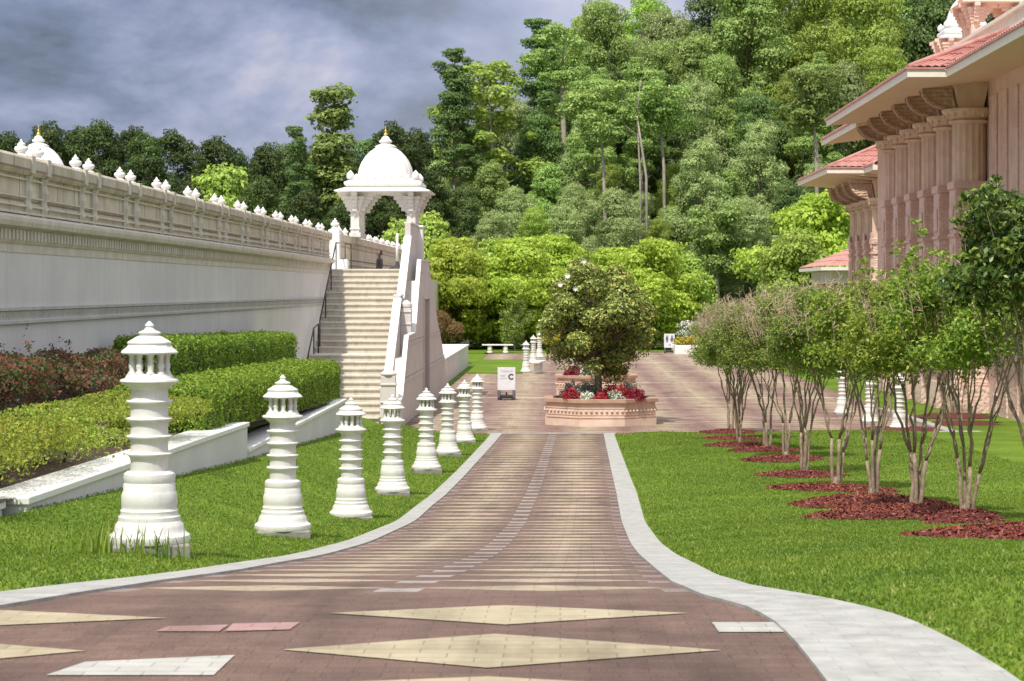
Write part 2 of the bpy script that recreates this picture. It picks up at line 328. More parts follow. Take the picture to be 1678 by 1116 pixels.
def weather(t, c):
    v = objcoord(t); f = noise_(t, v, 0.7, 6, 0.7); f2 = noise_(t, objcoord(t, (3, .35, 1)), 1.2, 4, 0.6)
    k = ramp(t, mathn(t, 'ADD', mathn(t, 'MULTIPLY', f, .6), mathn(t, 'MULTIPLY', f2, .4)), [(0.38, (0.62, 0.60, 0.58)), (0.5, (0.95, 0.95, 0.95)), (0.64, (1.16, 1.15, 1.14))])
    mx = N(t, 'ShaderNodeMixRGB', blend_type='MULTIPLY'); mx.inputs[0].default_value = 1; t.links.new(c, mx.inputs[1]); t.links.new(k, mx.inputs[2]); return mx
def paving(name, mode):
    """inlaid paving in UV space (metres): red pavers, tan diamonds, pale dashes"""
    m, t, b = newmat(name); uv = N(t, 'ShaderNodeUVMap'); sp = N(t, 'ShaderNodeSeparateXYZ'); t.links.new(uv.outputs[0], sp.inputs[0]); U, Vv = sp.outputs[0], sp.outputs[1]
    v = objcoord(t)
    f = noise_(t, v, 1.3, 5, 0.65); sp1 = noise_(t, v, 90, 3, 0.7)
    red = ramp(t, f, [(0.3, (0.145, 0.09, 0.067)), (0.7, (0.225, 0.145, 0.112))])
    if mode == 'plaza': red = ramp(t, f, [(0.3, (0.21, 0.125, 0.105)), (0.7, (0.31, 0.20, 0.165))])
    red2 = ramp(t, sp1, [(0.3, (0.62, 0.6, 0.6)), (0.7, (1.3, 1.25, 1.25))])
    mx = N(t, 'ShaderNodeMixRGB', blend_type='MULTIPLY'); mx.inputs[0].default_value = 1; t.links.new(red, mx.inputs[1]); t.links.new(red2, mx.inputs[2]); red = mx.outputs[0]
    tan = ramp(t, noise_(t, v, 3, 5, 0.7), [(0.3, (0.36, 0.285, 0.19)), (0.7, (0.50, 0.41, 0.28))])
    def tri(x, period, off=0):      # distance from nearest multiple of period
        a = mathn(t, 'ADD', x, off); fr = mathn(t, 'FRACT', mathn(t, 'DIVIDE', a, period)); return mathn(t, 'MULTIPLY', mathn(t, 'ABSOLUTE', mathn(t, 'SUBTRACT', fr, 0.5)), period)
    # tri() is 0 at half-period centres
    if mode == 'road':
        # u = 0 road centre, columns centred on u = +-0.62
        du = mathn(t, 'ABSOLUTE', mathn(t, 'SUBTRACT', mathn(t, 'ABSOLUTE', U), 0.64)); W_, per, D_ = 1.16, 0.92, 0.58
        mid = mathn(t, 'LESS_THAN', du, 5)
    else:
        per = 0.95; D_ = 0.80; W_ = 2.0; du = tri(U, 2.1)
    dv = tri(Vv, per)
    dia = mathn(t, 'LESS_THAN', mathn(t, 'ADD', mathn(t, 'DIVIDE', du, W_/2), mathn(t, 'DIVIDE', dv, D_/2)), 1.0)
    line = mathn(t, 'LESS_THAN', du, 0.012)
    mx = N(t, 'ShaderNodeMixRGB'); t.links.new((mathn(t, 'MAXIMUM', dia, line) if mode == 'plaza' else dia), mx.inputs[0]); t.links.new(red, mx.inputs[1]); t.links.new(tan, mx.inputs[2]); c = mx.outputs[0]
    # pale dashes on the centre line and both edges
    if mode == 'road':
        c1 = mathn(t, 'LESS_THAN', mathn(t, 'ABSOLUTE', U), 0.10)
        c2 = mathn(t, 'MULTIPLY', mathn(t, 'GREATER_THAN', mathn(t, 'ABSOLUTE', U), 1.17), 0.5)
        cc = mathn(t, 'MAXIMUM', c1, c2); dd = mathn(t, 'LESS_THAN', tri(Vv, per, 0.2), 0.15)
        ds = mathn(t, 'MULTIPLY', cc, dd)
        mx = N(t, 'ShaderNodeMixRGB'); mx.inputs[2].default_value = (0.42, 0.38, 0.36, 1); t.links.new(mathn(t, 'MULTIPLY', ds, 0.8), mx.inputs[0]); t.links.new(c, mx.inputs[1]); c = mx.outputs[0]
    else:
        ds = mathn(t, 'GREATER_THAN', tri(Vv, 13.0), 6.38)
        mx = N(t, 'ShaderNodeMixRGB'); mx.inputs[2].default_value = (0.60, 0.52, 0.46, 1); t.links.new(ds, mx.inputs[0]); t.links.new(c, mx.inputs[1]); c = mx.outputs[0]
    # paver joints
    br = N(t, 'ShaderNodeTexBrick'); br.inputs['Scale'].default_value = 1; br.inputs['Brick Width'].default_value = 0.2; br.inputs['Row Height'].default_value = 0.1
    br.inputs['Mortar Size'].default_value = 0.004; br.inputs['Color1'].default_value = (1, 1, 1, 1); br.inputs['Color2'].default_value = (0.84, 0.84, 0.86, 1); br.inputs['Mortar'].default_value = (0.55, 0.53, 0.5, 1)
    t.links.new(uv.outputs[0], br.inputs['Vector'])
    mx = N(t, 'ShaderNodeMixRGB', blend_type='MULTIPLY'); mx.inputs[0].default_value = 0.8; t.links.new(c, mx.inputs[1]); t.links.new(br.outputs['Color'], mx.inputs[2])
    mx = weather(t, mx.outputs[0])
    t.links.new(mx.outputs[0], b.inputs['Base Color']); b.inputs['Roughness'].default_value = 0.8; bump(t, b, sp1, 0.35, 0.006)
    return m
M['road'] = paving('red_paver_road', 'road'); M['plaza'] = paving('patterned_paver_plaza', 'plaza')
def simple_red():
    m, t, b = newmat('red_pavers'); v = objcoord(t); f = noise_(t, v, 1.3, 5, 0.65); sp1 = noise_(t, v, 110, 3, 0.75)
    red = ramp(t, f, [(0.3, (0.13, 0.082, 0.062)), (0.7, (0.215, 0.137, 0.104))]); r2 = ramp(t, sp1, [(0.3, (0.5, 0.5, 0.5)), (0.7, (1.5, 1.4, 1.4))])
    mx = N(t, 'ShaderNodeMixRGB', blend_type='MULTIPLY'); mx.inputs[0].default_value = 1; t.links.new(red, mx.inputs[1]); t.links.new(r2, mx.inputs[2])
    br = N(t, 'ShaderNodeTexBrick'); br.inputs['Scale'].default_value = 1; br.inputs['Brick Width'].default_value = 0.2; br.inputs['Row Height'].default_value = 0.1; br.inputs['Mortar Size'].default_value = 0.0035
    br.inputs['Color1'].default_value = (1, 1, 1, 1); br.inputs['Color2'].default_value = (0.78, 0.79, 0.8, 1); br.inputs['Mortar'].default_value = (0.6, 0.58, 0.55, 1); t.links.new(v, br.inputs['Vector'])
    m2 = N(t, 'ShaderNodeMixRGB', blend_type='MULTIPLY'); m2.inputs[0].default_value = .85; t.links.new(mx.outputs[0], m2.inputs[1]); t.links.new(br.outputs['Color'], m2.inputs[2]); mx = weather(t, m2.outputs[0])
    t.links.new(mx.outputs[0], b.inputs['Base Color']); b.inputs['Roughness'].default_value = 0.85; bump(t, b, sp1, 0.5, 0.006); return m
M['red'] = simple_red()
M['tan'] = stone('tan_inlay_pavers', (0.38, 0.32, 0.205), (0.50, 0.43, 0.295), 3, 0, rough=0.8, bs=0.6)
M['greyinlay'] = stone('grey_inlay_pavers', (0.40, 0.39, 0.36), (0.52, 0.51, 0.47), 4, 0, rough=0.8, bs=0.6)
M['pinkinlay'] = stone('pink_inlay_pavers', (0.34, 0.20, 0.19), (0.42, 0.26, 0.25), 4, 0, rough=0.8, bs=0.6)
for k_ in ('tan', 'greyinlay', 'pinkinlay'):
    t_ = M[k_].node_tree; b_ = t_.nodes['Principled BSDF']; src_ = b_.inputs['Base Color'].links[0].from_socket; br_ = N(t_, 'ShaderNodeTexBrick'); br_.inputs['Scale'].default_value = 1
    for nm_, v_ in (('Brick Width', .2), ('Row Height', .1), ('Mortar Size', .0035), ('Color1', (1, 1, 1, 1)), ('Color2', (.86, .85, .83, 1)), ('Mortar', (.55, .52, .47, 1))): br_.inputs[nm_].default_value = v_
    t_.links.new(objcoord(t_), br_.inputs['Vector']); m_ = N(t_, 'ShaderNodeMixRGB', blend_type='MULTIPLY'); m_.inputs[0].default_value = .8; t_.links.new(src_, m_.inputs[1]); t_.links.new(br_.outputs['Color'], m_.inputs[2])
    t_.links.new(weather(t_, m_.outputs[0]).outputs[0], b_.inputs['Base Color'])
def tilemat():
    m, t, b = newmat('red_roof_tiles'); v = objcoord(t); f = noise_(t, v, 3, 4)
    c = ramp(t, f, [(0.3, (0.40, 0.17, 0.145)), (0.7, (0.56, 0.28, 0.24))]); t.links.new(c, b.inputs['Base Color']); b.inputs['Roughness'].default_value = 0.65
    return m
M['tile'] = tilemat()

# ------------------------------------------------------------------ ground
RP = [(0,-1.27),(8,-1.29),(9,-1.315),(10,-1.38),(11,-1.47),(12.5,-1.62),(14.6,-1.82),(17,-2.06),(20.9,-2.40),(27.3,-2.88),(33.7,-3.17),(40,-3.36),(46.4,-3.52),(52.8,-3.67),(57,-3.75),(70,-3.82),(140,-3.9),(400,-3.9)]
_ys = np.arange(0, 401, 0.25); _zs = np.array([interp(y, RP) for y in _ys]); _k = np.ones(9)/9
_zs2 = _zs.copy(); _zs2[4:-4] = np.convolve(_zs, _k, 'valid')
def RD(Y): return float(np.interp(Y, _ys, _zs2))
LI = [(5,-3.4),(7.5,-2.85),(9.6,-2.25),(10.6,-2.08),(13,-1.90),(16,-1.83),(20,-1.79),(31,-1.80),(45,-1.66),(57,-1.52)]     # road edges (inner kerb)
LO = [(5,-3.75),(8,-3.15),(10.2,-2.50),(11.5,-2.28),(13.1,-2.18),(16,-2.08),(21,-2.03),(31,-2.02),(45,-1.90),(57,-1.80)]
RI = [(5,0.88),(7.3,0.87),(8.1,0.86),(8.7,0.84),(9.2,0.78),(9.85,0.63),(11,0.56),(14,0.58),(19.7,0.64),(26,0.74),(34.3,0.88),(45,1.0),(57,1.13)]
RO = [(5,1.55),(7.3,1.50),(8.0,1.45),(8.8,1.37),(9.4,1.22),(10.0,1.06),(10.6,0.92),(12,0.86),(15,0.88),(19.7,0.92),(26,1.02),(34.3,1.20),(45,1.3),(57,1.40)]
WL = [(5,-1.2),(12,-1.62),(18,-1.80),(31,-2.36),(45,-2.87),(60,-3.6)]
BL = [(5,-1.3),(18,-1.72),(31,-1.9),(45,-2.28),(58,-3.4),(60,-3.7)]
def lawnL(X, Y):
    k = interp(Y, LO); r = RD(Y)
    if X >= k: return r
    rise = interp(Y, [(5,0.03),(14.6,0.08),(27,0.05),(40,0.05),(60,0.0)])
    if X >= -2.75: return lerp(r, r+rise, min(1, (k-X)/max(0.05, k+2.75)))
    w = interp(Y, WL)
    if X >= -4.4: t = (-2.75-X)/1.65; return lerp(r+rise, w, t)
    return w-0.05
def hill(X, Y):
    a = max(0, min(1, (Y-158)/90)); s = 1/(1+math.exp(-(X+6)/9))
    return -3.9+a*(6+10*s)
def GH(X, Y):
    if Y > 150: return hill(X, Y)
    if Y > 59.8: return RD(Y)-0.03
    if X < -4.9: return interp(Y, BL)-0.05
    if X < 0: return lawnL(X, Y)
    k = interp(Y, RO)
    if X > k: return RD(Y)+min(0.08, (X-k)*0.07)+0.03*math.sin(X*0.9+Y*0.35)*min(1, (X-k)/2)
    return RD(Y)
def ground_z(X, Y):
    z = GH(X, Y)
    if Y <= 59.8 and interp(Y, LO)+0.07 < X < interp(Y, RO)-0.07: z = RD(Y)-0.12
    elif 57.2 < Y <= 150 and -4.4 < X < 10.4: z = RD(Y)-0.12
    return z
def grid(name, xs, ys, zf, mat, uv=False, skip=None):
    vs = [(x, y, zf(x, y)) for y in ys for x in xs]; nx = len(xs)
    fs = []
    for j in range(len(ys)-1):
        for i in range(nx-1):
            if skip and skip((xs[i]+xs[i+1])/2, (ys[j]+ys[j+1])/2): continue
            fs.append((j*nx+i, j*nx+i+1, (j+1)*nx+i+1, (j+1)*nx+i))
    me = bpy.data.meshes.new(name); me.from_pydata(vs, [], fs); me.update()
    return me
def fr(a, b, s): return list(np.arange(a, b, s))
xs = [-400,-200,-120,-70,-40,-25,-15]+fr(-9, 8, 0.15)+fr(8, 14, 1)+[15,20,30,45,70,120,200,400]
ys = [-30,-10,0]+fr(3, 60, 0.3)+fr(60, 160, 4)+fr(160, 260, 8)+[300,400,700,1500]
g = link_mesh('ground', grid('ground', xs, ys, ground_z, M['grass']), M['grass'], smooth=True); tag(g, kind='structure')
# forest floor sheet over the hillside
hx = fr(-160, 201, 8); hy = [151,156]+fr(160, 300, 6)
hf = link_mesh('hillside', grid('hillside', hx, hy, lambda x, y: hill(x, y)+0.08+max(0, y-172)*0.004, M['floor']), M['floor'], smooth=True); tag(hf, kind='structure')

def strip(name, fl, frr, ys_, mat, zo=0.0, thick=0.0, nu=6, uvf=None):
    vs, uvs = [], []
    for y in ys_:
        a, b = fl(y), frr(y)
        for i in range(nu+1):
            x = lerp(a, b, i/nu); vs.append((x, y, RD(y)+zo)); uvs.append(uvf(x, y, i/nu) if uvf else (x, y))
    n = nu+1; fs = [(j*n+i, j*n+i+1, (j+1)*n+i+1, (j+1)*n+i) for j in range(len(ys_)-1) for i in range(nu)]
    if thick:
        b0 = len(vs); m = len(ys_)
        for j, y in enumerate(ys_):
            vs.append((fl(y), y, RD(y)+zo-thick)); vs.append((frr(y), y, RD(y)+zo-thick)); uvs += [(0, 0), (0, 0)]
        for j in range(m-1):
            fs.append((b0+2*j, j*n, (j+1)*n, b0+2*j+2)); fs.append((b0+2*j+1, b0+2*j+3, (j+1)*n+nu, j*n+nu))
    me = bpy.data.meshes.new(name); me.from_pydata(vs, [], fs)
    ul = me.uv_layers.new(name='UVMap')
    for lp in me.loops: ul.data[lp.index].uv = uvs[lp.vertex_index]
    me.update(); return link_mesh(name, me, mat)
ys_r = fr(10.0, 57.4, 0.3)+[57.4]
def uroad(x, y, s): return ((s-0.5)*2.56, y)
tag(strip('road', lambda y: interp(y, LI), lambda y: interp(y, RI), ys_r, M['road'], 0, nu=4, uvf=uroad), kind='structure')
tag(strip('pavement', lambda y: interp(y, LI), lambda y: interp(y, RI), fr(3.5, 9.95, 0.05)+[10.0], M['red'], 0, nu=6), kind='structure')
ys_k = fr(5, 57.4, 0.3)+[57.4]
for (a, b, ga, gb) in ((LO, LI, 0, 0), (RI, RO, 0, 0)):
    tag(strip('kerb', lambda y: interp(y, a), lambda y: interp(y, b), ys_k, M['kerb'], 0.014, 0.2, nu=2), kind='structure')
# near inlays lying flat on the paving
def inlay(name, pts, mat):
    mb = MB(); n = len(pts)
    # fan from the centroid so the sheet follows the slope
    P = [at(px, py, 1) for px, py in pts]
    def hit(d):
        lo, hi = 4.0, 14.0
        for _ in range(40):
            mid = (lo+hi)/2
            if d.z*mid > RD(mid): lo = mid
            else: hi = mid
        return (d.x*lo, lo)
    Q = [hit(p) for p in P]
    sub = []
    for i in range(n):
        a, b = Q[i], Q[(i+1) % n]
        for k in range(6): sub.append((lerp(a[0], b[0], k/6), lerp(a[1], b[1], k/6)))
    cx = sum(q[0] for q in sub)/len(sub); cy = sum(q[1] for q in sub)/len(sub)
    vs = [(cx, cy, RD(cy)+0.004)]; m = len(sub); K = 8
    for j in range(1, K+1):
        for x, y in sub: X_, Y_ = lerp(cx, x, j/K), lerp(cy, y, j/K); vs.append((X_, Y_, RD(Y_)+0.004))
    mb.add(vs, [(0, i+1, (i+1) % m+1) for i in range(m)]+[(1+j*m+i, 1+(j+1)*m+i, 1+(j+1)*m+(i+1) % m, 1+j*m+(i+1) % m) for j in range(K-1) for i in range(m)])
    return tag(mb.build(name, mat), kind='structure')
inlay('paving', [(538,1006),(828,993),(1128,1006),(828,1025)], M['tan'])
inlay('paving', [(462,1066),(812,1040),(1182,1067),(798,1096)], M['tan'])
inlay('paving', [(-260,1012),(0,1001),(275,1014),(0,1026)], M['tan'])
inlay('paving', [(-500,1068),(-120,1048),(140,1068),(-120,1092)], M['tan'])
inlay('paving', [(1166,1021),(1278,1021),(1296,1037),(1178,1037)], M['greyinlay'])
inlay('paving', [(75,1108),(140,1086),(385,1075),(350,1108)], M['greyinlay'])
inlay('paving', [(255,1036),(275,1028),(375,1025),(360,1036)], M['pinkinlay'])
inlay('paving', [(368,1036),(382,1023),(492,1021),(475,1033)], M['pinkinlay'])
inlay('paving', [(140,1135),(500,1122),(800,1110),(1250,1135),(800,1170)], M['tan'])

# plaza
def uvp(x, y, s): return (x+0.3, y)
ys_p = fr(57.4, 150, 1.5)+[150.5]
tag(strip('pavement', lambda y: -4.36 if y > 60 else -7.3, lambda y: 10.4, ys_p, M['plaza'], 0, nu=12, uvf=uvp), kind='structure')
def flat(name, x0, x1, y0, y1, mat, zo, thick=0.1):
    mb = MB(); n = max(1, int((y1-y0)/2)); 
    for k in range(n):
        a, b = lerp(y0, y1, k/n), lerp(y0, y1, (k+1)/n); za, zb = RD(a)+zo, RD(b)+zo
        mb.add([(x0,a,za),(x1,a,za),(x1,b,zb),(x0,b,zb)], [(0,1,2,3)])
    a = y0; za = RD(a)+zo; mb.add([(x0,a,za-thick),(x1,a,za-thick),(x1,a,za),(x0,a,za)], [(0,1,2,3)])
    for x in (x0, x1):
        mb.add([(x,y0,RD(y0)+zo-thick),(x,y1,RD(y1)+zo-thick),(x,y1,RD(y1)+zo),(x,y0,RD(y0)+zo)], [(0,1,2,3)])
    return tag(mb.build(name, mat), kind='structure')
flat('kerb', -1.9, 1.45, 57.25, 57.55, M['kerb'], 0.012)
flat('kerb', 9.6, 40, 57.0, 57.8, M['kerb'], 0.05)
flat('kerb', 10.15, 10.45, 57.8, 70, M['kerb'], 0.05)
flat('lawn', -4.3, -1.75, 101, 121, M['grass'], 0.05)
flat('lawn', -6.9, 0.0, 134.5, 168, M['grass'], 0.05)
flat('lawn', 4.9, 9.5, 137, 168, M['grass'], 0.05)
flat('lawn', 10.45, 40, 57.8, 60.5, M['grass'], 0.02)
# planting bed between the retaining wall and the temple wall
def bedz(x, y): return interp(y, BL)+max(0, (-5.8-x))*0.35
tag(link_mesh('planting_bed', grid('bed', fr(-7.3, -4.5, 0.35)+[-4.5], fr(8, 47, 1), bedz, M['soil']), M['soil'], smooth=True), kind='structure')

# terrace behind the temple wall
MB().box(-80, -7.75, 8, 150, -4.2, 0.6).build('terrace', M['step'])['kind'] = 'structure'

# ------------------------------------------------------------------ grass blades (uncountable)
rng = np.random.default_rng(7)
def blades(name, n, xr, yr, size, dens=None, ok=None):
    X = rng.uniform(*xr, n); u = rng.uniform(0, 1, n); Y = yr[0]*(yr[1]/yr[0])**u
    P = []
    for x, y in zip(X, Y):
        if ok(x, y): P.append((x, y, GH(x, y)))
    P = np.array(P); k = len(P)
    sc = np.maximum(1.0, P[:, 1]/16)**0.35
    h = size*rng.uniform(0.5, 1.3, k)*sc; w = 0.0045*sc*1.5
    a = rng.uniform(0, 2*np.pi, k); d = np.stack([np.cos(a), np.sin(a), np.zeros(k)], 1)*w[:, None]
    lean = rng.normal(0, 0.45, (k, 2))*h[:, None]
    V = np.empty((k, 3, 3)); V[:, 0] = P-d; V[:, 1] = P+d; V[:, 2] = P+np.concatenate([lean, h[:, None]], 1)
    me = bpy.data.meshes.new(name); me.vertices.add(3*k); me.vertices.foreach_set('co', V.reshape(-1).astype(np.float32))
    me.loops.add(3*k); me.loops.foreach_set('vertex_index', np.arange(3*k, dtype=np.int32)); me.polygons.add(k); me.polygons.foreach_set('loop_start', np.arange(0, 3*k, 3, dtype=np.int32))
    me.update(calc_edges=True)
    return tag(link_mesh(name, me, M['blade']), 'short mown green grass covering the lawns beside the path', 'grass', kind='stuff')
MUL = []   # mulch rings, filled here so grass keeps off them
TR = [(20.8,4.55),(24.6,4.56),(26.9,4.36),(29.6,4.22),(34.3,4.31),(38.8,4.31),(43.6,4.47),(46.9,4.42),(49.0,3.98),(53.0,4.28),(57.0,4.42)]
for (y, x), r in zip(TR, [1.25,0.45,1.12,1.05,1.0,0.80,0.82,0.74,0.70,0.80,0.75]): MUL.append((x-0.08 if y != 26.9 else x-0.25, y-0.3*r, r))
def ok_lawn(x, y):
    if x < 0:
        if x > interp(y, LO)-0.02: return False
        if x < -4.38 and y > 11: return False
        return x < -0.1 or False
    if x < interp(y, RO)+0.02: return False
    for mx_, my_, mr_ in MUL:
        if (x-mx_)**2+((y-my_)/1.0)**2 < (mr_*0.96)**2: return False
    return True
gb = blades('lawn_grass', 640000, (-5.5, 9.0), (6.0, 57.0), 0.0185, ok=ok_lawn)

# taller weeds round the nearest bollard
def tuft(n, cx, cy, r, h, seed):
    rg = np.random.default_rng(seed); mb = MB()
    for _ in range(n):
        x = cx+rg.normal(0, r); y = cy+rg.normal(0, r*0.6); z = GH(x, y); a = rg.uniform(0, 6.28); l = h*rg.uniform(0.4, 1.2); w = 0.006
        dx, dy = math.cos(a), math.sin(a); le = rg.uniform(0.1, 0.6)*l; px_, py_ = -dy*w, dx*w
        p0, p1, p2 = (x, y, z), (x+dx*le*0.4, y+dy*le*0.4, z+l*0.6), (x+dx*le, y+dy*le, z+l)
        mb.add([(p0[0]-px_,p0[1]-py_,z),(p0[0]+px_,p0[1]+py_,z),(p1[0]+px_*.8,p1[1]+py_*.8,p1[2]),(p1[0]-px_*.8,p1[1]-py_*.8,p1[2]),p2], [(0,1,2,3),(3,2,4)])
    return mb
tag(tuft(95, -2.80, 14.1, 0.30, 0.20, 3).build('tall_grass', M['blade']), 'long uncut grass blades in front of the nearest white bollard', 'grass', kind='stuff')
tag(tuft(60, -2.0, 16.3, 0.5, 0.10, 4).build('tall_grass', M['blade']), 'loose long grass blades between the first two bollards', 'grass', kind='stuff') if False else None

# ------------------------------------------------------------------ bollards
def make_bollard():
    t = empty('bollard', (0, 0, 0)); k = 1/245.0
    MB().box(-0.25, 0.25, -0.25, 0.25, -0.25, 0.0).build('concrete_pad', M['pad'], t, bevel=0.01)
    base = [(0,0),(64,0),(66,5),(65,12),(59,17),(57,20),(56,26),(55,30),(50,37),(50,44),(47,46),(46,50),(47,54),(45,56),(44,60),(45.5,64),(45,80),(43,86),(42,88),(42,98),(40,101),(41,104),(42,110),(41,116),(36,120),(30,121),(0,121)]
    MB().lathe([(r*k, z*k) for r, z in base], 32).build('base', M['white'], t, auto=True)
    sh = [(0,118),(30,118)]
    z = 120
    for i in range(4):
        zt = 149+i*29.5
        sh += [(30.5,z),(30,zt-14),(31,zt-7),(33.5,zt-3),(37,zt-1),(37.5,zt+1),(36,zt+2.5),(31,zt+3.5)]; z = zt+4
    sh += [(30,z+3),(30,258),(34,262),(34,266)]; sh.append((0, 266))
    MB().lathe([(r*k, z*k) for r, z in sh], 32).build('shaft', M['white'], t, auto=True)
    pl = [(0,262),(36,262),(40,266),(46,269),(48,272),(47,275),(40,277),(38,281),(35,285),(0,285)]
    MB().lathe([(r*k, z*k) for r, z in pl], 16, rot=R(11)).build('lantern_floor', M['white'], t, auto=True)
    for i in range(10):
        a = 2*math.pi*(i+0.5)/10; c = (0.118*math.cos(a), 0.118*math.sin(a), 0)
        b = [(0,283),(7,283),(6.5,287),(4.2,291),(5.6,296),(5.8,300),(4.2,304),(5,306),(4.2,308),(4.6,313),(6.2,317),(6.6,320),(0,320)]
        MB().lathe([(r*k, z*k) for r, z in b], 8, c).build('baluster', M['white'], t, smooth=True)
    rf = [(0,318),(35,318),(46,318.5),(47,321),(44,325),(38,329),(35,334),(36.5,336),(36.5,338),(30,342),(22,347),(15,350),(18,352),(19,354),(16,356),(9,359),(6,363),(7.5,366),(6,369),(1,374),(0,374)]
    MB().lathe([(r*k*1.0, z*k) for r, z in rf], 12, rot=R(15)).build('roof', M['white'], t, auto=True)
    return t
bol = make_bollard()
BPOS = [(-2.73,14.6,-1.74),(-2.64,20.9,-2.34),(-2.60,27.3,-2.87),(-2.55,33.4,-3.12),(-2.43,39.9,-3.31),(-2.37,46.3,-3.50),(-2.29,52.6,-3.68),(-2.21,58.6,-3.77)]
BL_ = ['nearest and largest white lantern bollard with long grass at its foot','second white lantern bollard from the camera, in front of the stepped retaining wall',
       'third white lantern bollard from the camera, below the end of the front hedge','fourth white lantern bollard, with its roof overlapping the foot of the stair wall',
       'fifth white lantern bollard in the path-side row','sixth white lantern bollard in the path-side row','seventh white lantern bollard, last but one of the path-side row','farthest white lantern bollard of the path-side row, at the lawn corner',
       'nearest white bollard of the distant group, on the lawn edge','tallest looking white bollard behind the distant lawn patch','white bollard at the rear of the distant group next to the magnolia crown',
       'white bollard behind the young trees on the right, leftmost of three','white bollard behind the young trees on the right, middle of three','white bollard behind the young trees on the right, on a brown patch of mulch']
far = [at(862,612,102.5), at(874,596,116), at(884,586,126), at(1381,682,67.3), at(1426,694,62.5), at(1474,712,58.2)]
for i, p in enumerate(BPOS+[tuple(v) for v in far]):
    o = bol if i == 0 else copy_tree(bol)
    p = (p[0], p[1], p[2]+0.065)
    if i >= 8: p = (p[0], p[1], GH(p[0], p[1])+0.06 if p[1] > 59 else GH(p[0], p[1])+0.02)
    o.location = p; tag(o, BL_[i], 'bollard', 'white lantern bollards along the path' if i < 8 else 'white lantern bollards around the plaza')
    o.rotation_euler.z = R([14,10,12,8,12,15,9,11,5,3,8,6,9,4][i]); o.scale = (1, 1, 0.962)

# ------------------------------------------------------------------ temple wall (left)
XW = -7.25
tw = empty('temple_wall', (XW, 40, -3.0), 'long white plastered boundary wall with weathered parapet rising beside the hedges', 'wall')
Y0, Y1 = 12, 69
MB().box(XW-0.5, XW, Y0, Y1+12, -4.2, 0.5).build('wall', M['wall'], tw)
fz = MB(); fz.box(XW-0.4, XW+0.045, Y0, Y1+10, -0.45, -0.41).box(XW-0.4, XW+0.045, Y0, Y1+10, -0.275, -0.235)
y = Y0
while y < Y1+10: fz.add([(XW, y+0.03, -0.40),(XW+0.045, y+0.075, -0.29),(XW, y+0.12, -0.40),(XW, y+0.03,-0.28),(XW,y+0.12,-0.28)], [(0,1,2),(0,3,1),(1,4,2),(3,4,1)]); y += 0.15
fz.build('carved_band', M['frieze'], tw)
ld = MB(); ld.prism_y([(XW-0.5,0.62),(XW+0.03,0.62),(XW+0.05,0.66),(XW+0.05,0.80),(XW+0.16,0.84),(XW+0.18,0.90),(XW+0.18,0.95),(XW+0.05,1.0),(XW-0.5,1.0)], Y0, Y1)
ld.box(XW-0.5, XW+0.012, Y0, Y1, 0.5, 0.62)
y = Y0
while y < Y1-0.2: ld.box(XW+0.05, XW+0.075, y, y+0.10, 0.665, 0.79); y += 0.2
ld.build('ledge', M['trim'], tw)
MB().box(XW-0.32, XW, Y0, Y1, 1.0, 1.55).build('parapet_panel', M['parapet'], tw)
mo = MB()
for za, zb, d in ((1.02,1.05,0.05),(1.12,1.15,0.045),(1.24,1.26,0.04),(1.48,1.50,0.04)): mo.box(XW, XW+d, Y0, Y1, za, zb)
mo.build('moulding', M['trim'], tw)
MB().prism_y([(XW-0.38,1.55),(XW+0.05,1.55),(XW+0.09,1.60),(XW+0.10,1.76),(XW+0.07,1.80),(XW-0.38,1.80)], Y0, Y1).build('coping', M['parapet'], tw)
FIN = [(0,0),(0.105,0),(0.11,0.03),(0.075,0.05),(0.06,0.065),(0.10,0.10),(0.115,0.135),(0.10,0.165),(0.055,0.185),(0.07,0.20),(0.06,0.215),(0.025,0.245),(0.015,0.275),(0,0.29)]
fin_me = None
def finial(parent, x, y, z, s=1.0):
    global fin_me
    if fin_me is None:
        mb = MB().lathe(FIN, 12); me = bpy.data.meshes.new('finial'); me.from_pydata(mb.v, [], mb.f); me.update(); me.materials.append(M['dome'])
        me.polygons.foreach_set('use_smooth', [True]*len(me.polygons)); fin_me = me
    o = bpy.data.objects.new('finial', fin_me); COL.objects.link(o); o.parent = parent; o.location = Vector((x, y, z))-ORG.get(parent, Vector()); o.scale = (s, s, s); return o
for k in range(-1, 12):
    for d in (0, 0.92):
        yy = 29.8+3.33*k+d
        pb = MB(); pb.box(XW, XW+0.035, yy-0.10, yy+0.10, 1.0, 1.56); pb.box(XW-0.02, XW+0.115, yy-0.10, yy+0.10, 1.58, 1.812)
        pb.lathe([(0.03,1.05),(0.06,1.1),(0.035,1.2),(0.065,1.34),(0.035,1.45),(0.07,1.54)], 8, (XW+0.035, yy, 0))
        pb.build('pilaster', M['trim'], tw)
        if k >= 0 or d: finial(tw, XW-0.06, yy, 1.80, 0.85)
rng_ = random.Random(5)

